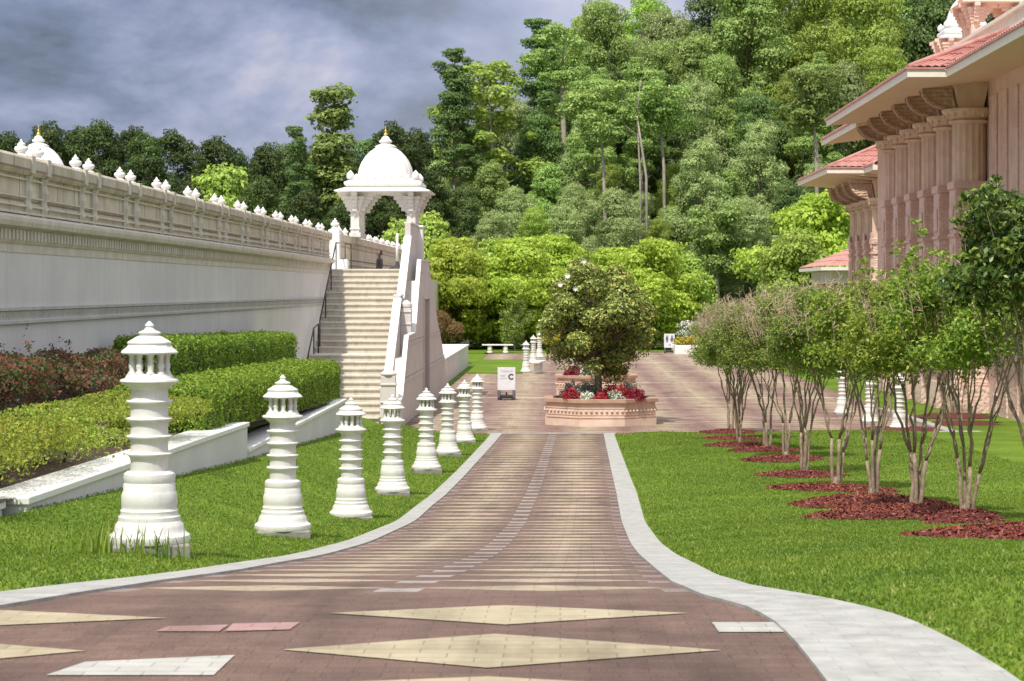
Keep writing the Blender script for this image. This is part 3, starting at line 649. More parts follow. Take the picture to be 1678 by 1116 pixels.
# second parapet beyond the stair head
XP = -7.28
pw = empty('parapet_wall', (XP, 90, 0.6), 'pale stone parapet with small finials receding beyond the head of the stairs', 'wall')
MB().box(XP-0.5, XP, 81.01, 104, -4.2, 0.45).build('wall', M['wall'], pw)
MB().box(XP-0.3, XP, 71.2, 104, 0.45, 1.62).build('parapet_panel', M['parapet'], pw)
mm = MB()
for za, zb, d in ((0.68,0.74,0.10),(0.86,0.92,0.06),(1.05,1.09,0.04)): mm.box(XP, XP+d, 71.3, 104, za, zb)
mm.build('moulding', M['trim'], pw)
MB().box(XP-0.36, XP+0.08, 71.2, 104, 1.62, 1.84).build('coping', M['parapet'], pw)
MB().box(XP-0.2, XP+0.16, 70.85, 71.2, 0.62, 1.95).box(XP-0.26, XP+0.42, 70.7, 71.25, 0.62, 0.98).build('end_post', M['dome'], pw, bevel=0.02)
finial(pw, XP, 71.02, 1.95, 1.3)
for k in range(11):
    for d in (0, 0.9):
        yy = 72.0+3.0*k+d
        if 75.3 < yy < 78.6: continue
        finial(pw, XP-0.06, yy, 1.84, 1.0)

# ------------------------------------------------------------------ staircase
st = empty('staircase', (-6, 65, -3.8), 'broad cream stone staircase climbing beside the white wall to the domed pavilion', 'staircase')
ris, trd = 0.18, 0.35; XL, XR = XW, -4.95
def flight(y0, z0, n, mat_parent):
    tb, rb = MB(), MB()
    for k in range(n):
        y, z = y0+k*trd, z0+k*ris
        rb.box(XL, XR, y, y+trd+0.02, -4.2, z+ris-0.05)
        tb.box(XL, XR, y-0.05, y+trd-0.002, z+ris-0.05, z+ris)
    rb.build('risers', M['riser'], st); tb.build('treads', M['step'], st, bevel=0.008)
flight(60, -3.66, 10, st)
MB().box(XL, XR, 63.5-0.03, 64.9, -4.2, -1.862).build('landing', M['step'], st)
flight(64.9, -1.86, 14, st)
MB().box(XL, XR, 69.8, 80.4, -4.2, 0.655).build('landing', M['step'], st)
fl2 = MB()
for k in range(24): fl2.box(XL, XR, 80.4+k*trd, 80.4+(k+1)*trd, -4.2, 0.66-(k+1)*ris)
fl2.build('far_flight', M['step'], st)
inner = [(60.3,-4),(60.3,-2.85),(61.2,-2.85),(61.25,-3.0),(65.6,-0.42),(65.6,-0.3),(66.7,-0.3),(66.75,-0.42),(70.0,1.55),(70.0,2.0),(74.3,2.0),(74.35,1.75),(75.9,1.2),(80.0,0.05),(81.0,-0.2),(82.3,-0.34),(82.4,-0.9),(87,-3.2),(87,-4)]
outer = [(60.15,-4),(60.15,-3.02),(60.6,-3.0),(62.9,-1.35),(66.0,-1.32),(68.6,0.90),(72.9,0.94),(74.2,0.31),(78.3,-1.15),(81.1,-1.98),(84.7,-3.6),(84.7,-4)]
up = lambda prof, d: [(y, z if z < -3.7 else z+d) for y, z in prof]
inner = up(inner, 0.12); trough = up(outer, -0.62); trough = [p for p in trough]
MB().prism_x(inner, -4.95, -4.77).build('balustrade_wall', M['sidewall'], st)
MB().prism_x(trough, -4.769, -4.451).build('ledge', M['sidewall'], st)
MB().prism_x(outer, -4.45, -4.36).build('side_wall', M['sidewall'], st)
# white sloping copings on both walls (each a band standing proud of the wall top)
def coping(prof, x0, x1, th=0.05):
    mb = MB()
    for (ya, za), (yb, zb) in zip(prof, prof[1:]):
        if yb-ya < 0.06: continue
        mb.prism_x([(ya, za+0.003), (yb, zb+0.003), (yb, zb+th), (ya, za+th)], x0, x1)
    return mb
coping(inner[1:11], -4.98, -4.74).build('coping', M['dome'], st)
coping(outer[1:7], -4.47, -4.34).build('coping', M['dome'], st)
# front posts, bands and the shade-coloured recess on the outer face
ps = MB(); ps.box(-4.90, -4.50, 60.0, 60.29, -4, -2.35).box(-4.93, -4.47, 59.97, 60.28, -2.62, -2.56).box(-4.93, -4.47, 59.97, 60.28, -3.1, -3.05).lathe([(.2,-2.35),(.23,-2.31),(.2,-2.26),(.12,-2.2),(.05,-2.12),(0,-2.1)], 16, (-4.70,60.16,0))
ps.build('newel_post', M['sidewall'], st, bevel=0.02)
p2 = MB(); p2.box(-4.765, -4.455, 65.6, 66.0, -2.2, -0.55).lathe([(.15,-.55),(.18,-.5),(.17,-.42),(.10,-.34),(0,-.3)], 16, (-4.61,65.8,0)).box(-4.766, -4.44, 65.57, 66.01, -1.05, -.98).box(-4.766, -4.44, 65.57, 66.01, -.68, -.62); p2.build('newel_post', M['sidewall'], st, bevel=0.02)
p3 = MB(); p3.box(-4.99, -4.60, 73.6, 74.3, 0.7, 2.10).box(-5.02, -4.57, 73.55, 74.35, 2.08, 2.16); p3.build('newel_post', M['dome'], st, bevel=0.03)
bd = MB()
for za, zb, y0_, y1_ in ((-2.62,-2.50,61.2,82.6),(-2.46,-2.42,61.4,82.5),(-1.58,-1.52,62.8,79.6),(-1.46,-1.43,63,79.2),(0.55,0.60,68.4,73.6)):
    bd.box(-4.36, -4.335, y0_, 69.75, za, zb) if y0_ < 69 else None
    bd.box(-4.36, -4.335, max(y0_, 72.65), y1_, za, zb)
bd.build('moulding', M['sidewall'], st)
MB().box(-4.359, -4.352, 69.9, 72.5, -3.8, -0.3).box(-4.352, -4.345, 69.9, 72.5, -2.62, -2.45).box(-4.352, -4.345, 69.9, 72.5, -1.6, -1.45).build('recess_shade_panel', stone('recess_shade_stone', (0.24, 0.19, 0.185), (0.34, 0.28, 0.27), 2, .3), st)  # flat panel on the wall face; the recess shade is put into its dark colour
MB().box(-4.37, -4.30, 69.8, 69.9, -3.8, -0.3).box(-4.37, -4.30, 72.5, 72.6, -3.8, -0.3).box(-4.37, -4.30, 69.8, 72.6, -0.3, -0.22).build('recess_frame', M['sidewall'], st)
# iron hand rails
def rail(pts, label, posts):
    t = empty('handrail', pts[0], label, 'handrail', 'dark metal handrails on the stairs')
    MB().tube(pts, 0.022, 8).build('rail', M['rail'], t, smooth=True)
    for p, zb in posts: MB().tube([(p[0], p[1], zb), p], 0.02, 8).build('post', M['rail'], t, smooth=True)
x = XW+0.14
rail([(x,60.6,-2.55),(x,63.4,-1.1),(x,64.6,-1.0),(x,64.6,-1.86)], 'dark metal handrail on the lower flight beside the wall', [((x,60.6,-2.55),-3.3),((x,62.0,-1.85),-2.6),((x,63.4,-1.1),-1.9)])
rail([(x,65.0,-0.9),(x,67.5,0.38),(x,69.7,1.5),(x,70.6,1.5)], 'dark metal handrail on the upper flight beside the wall', [((x,65.0,-0.9),-1.7),((x,66.6,-0.08),-0.85),((x,68.2,0.74),0.0),((x,69.7,1.5),0.66)])
rail([(-6.95,71.0,1.5),(-6.95,73.0,1.5)], 'short dark metal handrail at the head of the stairs', [((-6.95,71.0,1.5),0.66),((-6.95,73.0,1.5),0.66)])

# ------------------------------------------------------------------ chhatri pavilions
def chhatri(c, name='domed_pavilion', hx=0.97, floor=0.66, lab='', mats=('dome','white','gold'), eave=3.40, left_base=None, col='white'):
    D, Wm, G = (M[m] for m in mats); cx, cy = c
    t = empty(name, (cx, cy, floor), lab, 'pavilion')
    for sx_ in (-1, 1):
        for sy in (-1, 1):
            x, y = cx+sx_*hx, cy+sy*hx; p = MB(); b0 = floor if not (left_base and sx_ < 0) else left_base
            w = 0.15
            p.box(x-w, x+w, y-w, y+w, b0, eave-0.7).box(x-w-0.05, x+w+0.05, y-w-0.05, y+w+0.05, b0, b0+0.15)
            p.box(x-w-0.03, x+w+0.03, y-w-0.03, y+w+0.03, eave-1.32, eave-1.26)
            for k in range(5): d = 0.03+0.035*k; p.box(x-w-d, x+w+d, y-w-d, y+w+d, eave-0.72+k*0.11, eave-0.61+k*0.11+0.001)
            for dx, dy in ((1,0),(-1,0),(0,1),(0,-1)): p.lathe([(0.045,-0.02),(0.045,0.02)], 8, (x+dx*(w+0.03), y+dy*(w+0.03), eave-0.82))
            # stepped brackets towards the neighbours and outwards
            for dx, dy in ((-sx_,0),(0,-sy),(sx_,0),(0,sy)):
                for k, (l, za, zb) in enumerate(((0.58,-0.16,-0.02),(0.46,-0.29,-0.16),(0.36,-0.42,-0.29),(0.28,-0.54,-0.42),(0.20,-0.68,-0.54))):
                    out = (dx*sx_ > 0) or (dy*sy > 0); L = l*(0.72 if out else 1)
                    if dx: x0, x1 = sorted((x, x+dx*(w+L))); p.box(x0, x1, y-0.10+k*0.004, y+0.10-k*0.004, eave+za, eave+zb)
                    else: y0, y1 = sorted((y, y+dy*(w+L))); p.box(x-0.10+k*0.004, x+0.10-k*0.004, y0, y1, eave+za, eave+zb)
            p.build('pillar', Wm, t, bevel=0.012)
    e = MB(); q = math.sqrt(2); h = hx*1.70*q
    prof = [(h*0.55,-0.03),(h*0.97,-0.03),(h,-0.01),(h,0.015),(h*0.74,0.16),(h*0.70,0.17),(h*0.5,0.17)]
    e.lathe([(r, z) for r, z in prof], 4, (cx, cy, eave), rot=math.pi/4); e.build('eave', D, t)
    dr = MB(); h2 = hx*1.27*q
    dr.lathe([(0,0.165),(h2,0.165),(h2*1.06,0.20),(h2*1.09,0.26),(h2*1.08,0.32),(h2,0.36),(h2*0.95,0.38),(h2*0.95,0.44),(0,0.44)], 4, (cx, cy, eave), rot=math.pi/4); dr.build('cornice', D, t, bevel=0.02)
    nm = 9; mb_ = MB().lathe([(0,0),(0.07,0),(0.085,0.05),(0.08,0.10),(0.04,0.15),(0,0.19)], 8); me_ = bpy.data.meshes.new('merlon'); me_.from_pydata(mb_.v, [], mb_.f); me_.update(); me_.materials.append(D); me_.polygons.foreach_set('use_smooth', [True]*len(me_.polygons))
    for s_ in range(4):
        for k in range(nm-1):
            u = lerp(-1.0, 1.0, k/(nm-1))*hx*1.16; v = hx*1.16
            px_, py_ = [(u, -v), (v, u), (-u, v), (-v, -u)][s_]; sc_ = 1.6 if k == 0 else 0.85
            mo_ = bpy.data.objects.new('merlon', me_); COL.objects.link(mo_); mo_.parent = t; mo_.location = (px_, py_, eave+0.43-floor); mo_.scale = (sc_,)*3
    rd = hx*0.99; zb = eave+0.40; dm = [(rd*0.96,0),(rd,0.10),(rd*1.0,0.25),(rd*0.96,0.45),(rd*0.87,0.66),(rd*0.73,0.87),(rd*0.56,1.04),(rd*0.38,1.16),(rd*0.33,1.19)]
    nseg = 96
    dome = MB().lathe(dm, nseg, (cx, cy, zb), mod=lambda a, z: 1+0.030*abs(math.sin(a*12))-0.02)
    dome.build('dome', D, t, smooth=True)
    s_ = hx/0.97
    nk = [(0,1.17),(0.36*s_,1.17),(0.38*s_,1.21),(0.30*s_,1.26),(0.20*s_,1.29),(0.16*s_,1.33),(0.22*s_,1.36),(0.235*s_,1.40),(0.20*s_,1.44),(0.15*s_,1.46),(0.14*s_,1.52),(0.08*s_,1.57),(0,1.58)]
    MB().lathe(nk, 24, (cx, cy, zb)).build('dome_neck', D, t, smooth=True)
    gd = [(0,1.55),(0.055,1.55),(0.075,1.62),(0.05,1.68),(0.02,1.71),(0.045,1.75),(0.03,1.79),(0.012,1.82),(0.022,1.85),(0.008,1.93),(0,1.97)]
    MB().lathe([(r*s_, 1.55+(z-1.55)*s_) for r, z in gd], 16, (cx, cy, zb)).build('gold_finial', G, t, smooth=True)
    return t
chhatri((-6.11, 76.9), lab='white domed pavilion with gold finial standing over the head of the stairs', left_base=1.82)
chhatri((-19.0, 80.0), lab='white dome with gold finial rising behind the left end of the wall', eave=3.64, floor=0.6)

# ------------------------------------------------------------------ people / things on the stair head
def person(loc, rotz, label, pants, shirt, skin, hair):
    t = empty('person', (0, 0, 0), label, 'person')
    V = [(0,0,0.92),(0,0,1.12),(0,0,1.34),(0,0,1.44),(0,0,1.52),(0.09,0,0.88),(0.11,0.02,0.48),(0.12,-0.02,0.07),(0.12,0.12,0.03),(-0.09,0,0.88),(-0.12,-0.06,0.48),(-0.13,-0.10,0.07),(-0.13,0.04,0.03),
         (0.18,0,1.37),(0.24,0.0,1.1),(0.25,0.10,0.86),(0.25,0.13,0.78),(-0.18,0,1.37),(-0.24,0,1.1),(-0.25,0.08,0.86),(-0.25,0.11,0.78)]
    E = [(0,1),(1,2),(2,3),(3,4),(0,5),(5,6),(6,7),(7,8),(0,9),(9,10),(10,11),(11,12),(2,13),(13,14),(14,15),(15,16),(2,17),(17,18),(18,19),(19,20)]
    Rr = [.13,.12,.13,.055,.05,.09,.06,.04,.035,.09,.06,.04,.035,.06,.045,.03,.025,.06,.045,.03,.025]
    me = bpy.data.meshes.new('body'); me.from_pydata(V, E, []); o = link_mesh('body', me, shirt, t)
    sk = o.modifiers.new('skin', 'SKIN'); 
    for i, r in enumerate(Rr): me.skin_vertices[0].data[i].radius = (r, r*0.8)
    me.skin_vertices[0].data[0].use_root = True
    o.modifiers.new('sub', 'SUBSURF').levels = 1; o.modifiers['sub'].render_levels = 2
    hd = MB().lathe([(0,-0.12),(0.045,-0.115),(0.065,-0.07),(0.078,0),(0.076,0.05),(0.055,0.095),(0,0.115)], 14, (0, 0.01, 1.60))
    hd.lathe([(0,-0.02),(0.014,-0.02),(0.012,0.02),(0,0.03)], 6, (0, 0.088, 1.59))
    for s in (-1, 1): hd.lathe([(0,-0.03),(0.012,-0.02),(0.014,0.02),(0,0.03)], 6, (s*0.078, 0, 1.60))
    hd.build('head', skin, t, smooth=True)
    MB().lathe([(0.08,-0.06),(0.088,0),(0.082,0.06),(0.05,0.11),(0,0.125)], 14, (0, -0.014, 1.605)).build('hair', hair, t, smooth=True)
    t.location = loc; t.rotation_euler.z = rotz; return t
if not hasattr(bpy.types.Mesh, 'dummy_'):
    pass
def skin_ready():
    return True
try:
    kk = 5; zz = 0.66-(kk)*ris
    person((-6.74, 80.4+(kk-0.5)*trd, zz), R(115), 'small distant person in dark clothes on the far side of the stair head', None, plain('dark_clothing', (0.035, 0.028, 0.03), 0.9), plain('skin', (0.25, 0.14, 0.09), 0.6), plain('black_hair', (0.01, 0.01, 0.01), 0.5))
except Exception as ex:
    print('person failed', ex)
fp = empty('pole_stand', (-5.3, 71.4, 0.66), 'white pole in a black conical base standing at the top of the stairs', 'pole')
MB().lathe([(0,0),(0.27,0),(0.28,0.03),(0.16,0.09),(0.07,0.14),(0.05,0.26),(0,0.27)], 20, (-5.3,71.4,0.66)).build('base', M['black'], fp, smooth=True)
MB().tube([(-5.3,71.4,0.9),(-5.3,71.4,1.84)], [0.045,0.04], 10).build('pole', M['dome'], fp, smooth=True)

# ------------------------------------------------------------------ retaining walls
def rwall(x, y0, y1, zt, zb, w, label, slope=0):
    t = empty('retaining_wall', (x, y0, zb), label, 'wall', 'stepped white retaining walls in front of the hedges')
    zt1 = zt+slope
    MB().prism_x([(y0, zb-0.6),(y1, zb-1.4),(y1, zt1-0.06),(y0, zt-0.06)], x-w+0.03, x).build('wall', M['wall'], t)
    MB().prism_x([(y0-0.02, zt-0.06),(y1+0.02, zt1-0.06),(y1+0.02, zt1),(y0-0.02, zt)], x-w, x+0.03).build('coping', M['dome'], t, bevel=0.008)
rwall(-4.55, 10.0, 17.9, -1.66, -1.8, 0.42, 'low end of the white retaining wall at the left edge, nearly level with the grass', -0.06)
rwall(-4.4, 18.1, 30.9, -1.71, -1.9, 0.45, 'tall middle section of white retaining wall behind the nearest bollards', -0.15)
rwall(-4.4, 30.92, 45.0, -2.23, -2.4, 0.45, 'lower far section of white retaining wall under the clipped hedge')
lw = empty('low_wall', (-4.9, 88, -3.9), 'short white block wall on the plaza beyond the stair', 'wall')
a = at(772, 575, 108); b_ = at(733, 612, 102)
MB().box(b_.x-1.2, b_.x+0.55, 88, 112, -4.2, -2.85).build('wall', M['wall'], lw); MB().box(b_.x-1.25, b_.x+0.60, 87.95, 112.05, -2.85, -2.77).build('coping', M['dome'], lw, bevel=0.01)

# ------------------------------------------------------------------ hedges and shrubs
def box_hedge(name, x0, x1, y0, y1, ztop, zbot, mat, label, n, size, seed, wav=0.05, cat='hedge', round_=0.22, core=True):
    rg = np.random.default_rng(seed); P, Nm = [], []
    t = empty(name, ((x0+x1)/2, (y0+y1)/2, zbot(y0)), label, cat)
    def surf(u, v):                                  # v along section: 0 front-bottom .. 1 back-bottom
        y = lerp(y0, y1, u); zt, zb = ztop(y), zbot(y); H = zt-zb; Wd = x1-x0; per = 2*H+Wd; s = v*per
        if s < H: p = (x1, zb+s); nn = (1, 0, 0)
        elif s < H+Wd: p = (x1-(s-H), zt); nn = (0, 0, 1)
        else: p = (x0, zt-(s-H-Wd)); nn = (-1, 0, 0)
        return y, p, nn, zt
    for i in range(n):
        if rg.uniform() < 0.14:
            yy = y0 if rg.uniform() < 0.5 else y1; x = rg.uniform(x0, x1); z = rg.uniform(zbot(yy), ztop(yy)); p = Vector((x, yy, z)); nn = Vector((0, -1 if yy == y0 else 1, 0)); zt = ztop(yy)
        else:
            y, (x, z), nn, zt = surf(rg.uniform(), rg.uniform()); p = Vector((x, y, z)); nn = Vector(nn)
        # round the shoulders
        c = Vector((min(max(p.x, x0+round_), x1-round_), min(max(p.y, y0+round_), y1-round_), min(p.z, zt-round_)))
        d = p-c
        if d.length > round_: p = c+d.normalized()*round_; nn = d.normalized()
        w = mnoise.noise(p*1.6)*wav+mnoise.noise(p*5)*wav*0.8; dep = abs(rg.normal(0, 0.035))
        p += nn*(w-dep+ (rg.uniform() < 0.03)*0.05)
        P.append(tuple(p)); Nm.append(tuple(nn))
    me = leaf_mesh(name, np.array(P), np.array(Nm), size, 0.6, rg, 0.65)
    link_mesh('foliage', me, mat, t)
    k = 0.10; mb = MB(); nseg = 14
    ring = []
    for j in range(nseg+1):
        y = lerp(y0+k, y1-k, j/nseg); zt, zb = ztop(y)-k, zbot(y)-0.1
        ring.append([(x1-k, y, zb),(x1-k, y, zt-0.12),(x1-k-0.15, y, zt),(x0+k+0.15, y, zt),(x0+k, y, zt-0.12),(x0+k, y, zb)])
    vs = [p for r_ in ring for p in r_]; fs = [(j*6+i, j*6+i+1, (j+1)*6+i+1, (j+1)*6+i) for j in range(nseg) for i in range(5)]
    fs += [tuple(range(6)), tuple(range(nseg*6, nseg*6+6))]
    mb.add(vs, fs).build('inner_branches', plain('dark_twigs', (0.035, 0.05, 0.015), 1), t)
    return t
zb1 = lambda y: interp(y, BL)-0.02
box_hedge('box_hedge', -5.95, -4.56, 28.6, 45.8, lambda y: interp(y, [(28,-1.23),(37,-1.35),(46,-1.46)]), zb1, M['lf_box'], 'clipped bright green front hedge sitting right behind the lower retaining wall', 62000, 0.045, 11)
box_hedge('box_hedge', -7.1, -6.2, 34.5, 52.0, lambda y: interp(y, [(30,-0.66),(40,-0.82),(52,-1.0)]), lambda y: interp(y, BL)+0.1, M['lf_box'], 'clipped bright green back hedge against the foot of the long wall', 56000, 0.048, 12)
def shrub(name, cx, cy, zb, rx, ry, h, mat, label, n, size, seed, cat='shrub', group=None, spikes=0, squash=0.5):
    rg = np.random.default_rng(seed); t = empty(name, (cx, cy, zb), label, cat, group); P, Nm = [], []
    blobs = [(rg.uniform(-.6, .6)*rx, rg.uniform(-.6, .6)*ry, rg.uniform(0.45, 0.8)*h, rg.uniform(0.30, 0.5)) for _ in range(14)]
    for i in range(n):
        b = blobs[rg.integers(len(blobs))]; d = rg.normal(0, 1, 3); d /= np.linalg.norm(d); d[2] = abs(d[2])*0.9 if rg.uniform() < 0.75 else d[2]
        rr = b[3]*rg.uniform(0.8, 1.05); p = np.array([cx+b[0]+d[0]*rx*rr, cy+b[1]+d[1]*ry*rr, zb+b[2]+d[2]*h*rr*squash*1.1])
        p[2] = max(p[2], zb+0.02); P.append(p); Nm.append(d)
    for k in range(spikes):
        sx_, sy = cx+rg.uniform(-.8, .8)*rx, cy+rg.uniform(-.8, .8)*ry; top = rg.uniform(0.95, 1.35)*h
        for q in range(26):
            zz = zb+rg.uniform(0.75*h, top); w = 0.09*(1-(zz-zb)/(top+0.05))+0.02; P.append(np.array([sx_+rg.normal(0, w), sy+rg.normal(0, w), zz])); Nm.append(rg.normal(0, 1, 3))
    me = leaf_mesh(name, np.array(P), np.array(Nm), size, 0.5, rg, 0.7); link_mesh('foliage', me, mat, t)
    st_ = MB()
    for k in range(7):
        a = k*0.9; st_.tube([(cx+0.05*math.cos(a), cy+0.05*math.sin(a), zb-0.1), (cx+rx*0.3*math.cos(a), cy+ry*0.3*math.sin(a), zb+h*0.35), (cx+rx*0.5*math.cos(a), cy+ry*0.5*math.sin(a), zb+h*0.7)], [0.02, 0.014, 0.006], 5)
    st_.build('stems', M['bark'], t)
    return t
spl = ['yellow-green spirea mound at the left edge, the nearest one','second yellow-green spirea mound from the left edge','yellow-green spirea mound hidden partly by the nearest bollard','yellow-green spirea mound just right of the nearest bollard','yellow-green spirea mound touching the clipped front hedge','low yellow-green spirea beside the left edge of the wall coping']
for i, (cx, cy) in enumerate([(-5.35,14.6),(-5.30,17.2),(-5.30,20.0),(-5.25,23.0),(-5.2,26.2)]):
    shrub('spirea_shrub', cx, cy, interp(cy, BL)-0.05, 1.05, 2.1, 0.64, M['lf_spirea'], spl[i], 15000, 0.040, 40+i, group='yellow spirea shrubs behind the retaining wall')
ndl = ['dark red nandina bush at the far left with upright tips','dark red nandina bush in the middle against the wall','dark red nandina bush beside the end of the back hedge']
for i, (cx, cy) in enumerate([(-6.65,18.6),(-6.65,22.2),(-6.65,26.0),(-6.6,30.8)]):
    shrub('nandina_shrub', cx, cy, interp(cy, BL)+0.1, 0.75, 2.5, 1.02, M['lf_nandina'], (ndl+['reddish nandina bush tucked into the end of the back hedge'])[i], 9000, 0.055, 60+i, group='red nandina shrubs against the wall', spikes=9 if i in (0, 1, 2) else 4)
# small black ground lights in the bed
for i, (px, py, Y) in enumerate([(160,765,19.5),(80,783,18.0)]):
    p = at(px, py, Y+0.6); z0 = interp(Y, BL)
    t = empty('garden_light', (-4.98, Y, z0), ['small black spotlight in the bed near the spirea, right one','small black spotlight in the bed near the spirea, left one'][i], 'garden light', 'black garden lights in the planting bed')
    MB().tube([(-4.98,Y,z0-.05),(-4.98,Y,z0+0.12)], 0.012, 6).build('stake', M['black'], t); MB().tube([(-4.98,Y-0.04,z0+0.10),(-4.94,Y+0.03,z0+0.2)], [0.035,0.045], 10).build('lamp_head', M['black'], t)

# ------------------------------------------------------------------ planters on the plaza
def octa(cx, cy, r, rot=R(22.5), n=8, sy=1): return [(cx+r*math.cos(rot+2*math.pi*i/n), cy+r*sy*math.sin(rot+2*math.pi*i/n)) for i in range(n)]
def planter(cx, cy, w, h, z0, label):
    t = empty('planter', (cx, cy, z0), label, 'planter'); k = w/2/math.cos(R(22.5))
    b = MB(); b.prism_z(octa(cx, cy, k*0.985), z0, z0+h*0.27).prism_z(octa(cx, cy, k*0.955), z0+h*0.27, z0+h*0.32).prism_z(octa(cx, cy, k*0.975), z0+h*0.32, z0+h*0.36)
    b.prism_z(octa(cx, cy, k*0.965), z0+h*0.36, z0+h*0.86)
    b.build('body', M['planter'], t)
    fr_ = MB()
    pts = octa(cx, cy, k*0.985)
    for i in range(8):
        (xa, ya), (xb, yb) = pts[i], pts[(i+1) % 8]
        for q in range(9):
            u = (q+0.5)/9; x, y = lerp(xa, xb, u), lerp(ya, yb, u); fr_.lathe([(0,-0.045),(0.03,-0.02),(0.042,0.0),(0.03,0.02),(0,0.045)], 4, (x, y, z0+h*0.56))
    fr_.prism_z(octa(cx, cy, k*0.975), z0+h*0.42, z0+h*0.455).prism_z(octa(cx, cy, k*0.975), z0+h*0.66, z0+h*0.70)
    fr_.build('carved_band', M['planter'], t)
    rm = MB(); o1, o2 = octa(cx, cy, k*1.02), octa(cx, cy, k*0.84); 
    for i in range(8):
        j = (i+1) % 8; a, b2, c, d = o1[i], o1[j], o2[j], o2[i]
        rm.add([(*a, z0+h*0.86),(*b2, z0+h*0.86),(*c, z0+h*0.86),(*d, z0+h*0.86),(*a, z0+h),(*b2, z0+h),(*c, z0+h),(*d, z0+h)], [(0,1,5,4),(4,5,6,7),(2,3,7,6),(0,3,2,1)])
    rm.build('rim', M['planterrim'], t, bevel=0.01)
    MB().prism_z(octa(cx, cy, k*0.845), z0+h*0.80, z0+h*0.92).build('soil', M['soil'], t)
    return t
PZ = RD(62)-0.01
planter(1.14, 62.2, 3.16, 0.76, PZ, 'large octagonal sandstone planter in the middle of the path holding the magnolia')
planter(1.32, 80.6, 2.95, 0.74, RD(80)-0.01, 'octagonal sandstone planter standing behind the magnolia planter')
def flowers(cx, cy, z, r, h, mat, label, n, size, seed):
    r *= .88; h *= .82; rg = np.random.default_rng(seed); t = empty('flowering_plant', (cx, cy, z), label, 'flowers', 'flower clumps in the planters')
    d = rg.normal(0, 1, (n, 3)); d /= np.linalg.norm(d, axis=1)[:, None]; d[:, 2] = np.abs(d[:, 2])
    P = np.array([cx, cy, z])+d*np.array([r, r, h])*rg.uniform(0.65, 1.2, (n, 1))*(1+.25*np.sin(d[:, :1]*6+seed)*np.sin(d[:, 2:]*7))
    link_mesh('blossoms', leaf_mesh('fl', P, d, size, 0.8, rg, 0.6), mat, t)
    q = 500; P2 = np.array([cx, cy, z])+d[:q]*np.array([r, r, h])*0.72
    link_mesh('leaves', leaf_mesh('fl2', P2, d[:q], size*1.5, 0.6, rg, 0.6), M['lf_dark'], t); return t
zt = PZ+0.70
for i, (px, dy, r, h, m, lb) in enumerate([
    (936,-1.05,.30,.42,'fl_red','large deep red flower clump at the left of the front planter'),(985,-1.2,.24,.28,'fl_red','deep red flower clump in the front centre of the front planter'),
    (1040,-1.05,.30,.36,'fl_red','deep red flower clump at the right of the front planter'),(962,-1.2,.22,.26,'fl_white','white flower clump between two red clumps, left of centre'),
    (1009,-1.2,.24,.30,'fl_white','white flower clump between two red clumps, right of centre'),(957,-0.5,.34,.52,'fl_grey','silvery foliage clump left of the magnolia trunk'),
    (1000,-0.4,.32,.48,'fl_red','dull red flower clump right behind the magnolia trunk'),(1030,0.1,.34,.55,'fl_white','pale flower clump at the right rear of the front planter'),
    (935,0.3,.30,.50,'fl_grey','silvery foliage clump at the left rear of the front planter'),(1018,-0.8,.22,.42,'fl_red','orange red flower clump beside the right pale flowers'),
    (972,0.6,.36,.55,'fl_white','pale yellow green flower clump behind the magnolia trunk')]):
    Y = 62.2+dy; flowers((px-918)/F*Y, Y, zt, r, h, M[m], lb, 1500, 0.05, 80+i)
zt = RD(80)+0.70
for i, (px, dy, r, h, m, lb) in enumerate([(940,-.7,.36,.42,'fl_red','red flower clump at the left of the rear planter'),(1012,-.7,.38,.50,'fl_red','red flower clump at the right of the rear planter'),
    (962,-.9,.3,.3,'fl_white','pale flower clump in the middle of the rear planter'),(990,-.9,.3,.34,'fl_red','dull red flower clump near the middle of the rear planter')]):
    Y = 80.6+dy; flowers((px-918)/F*Y, Y, zt, r, h, M[m], lb, 1500, 0.06, 100+i)

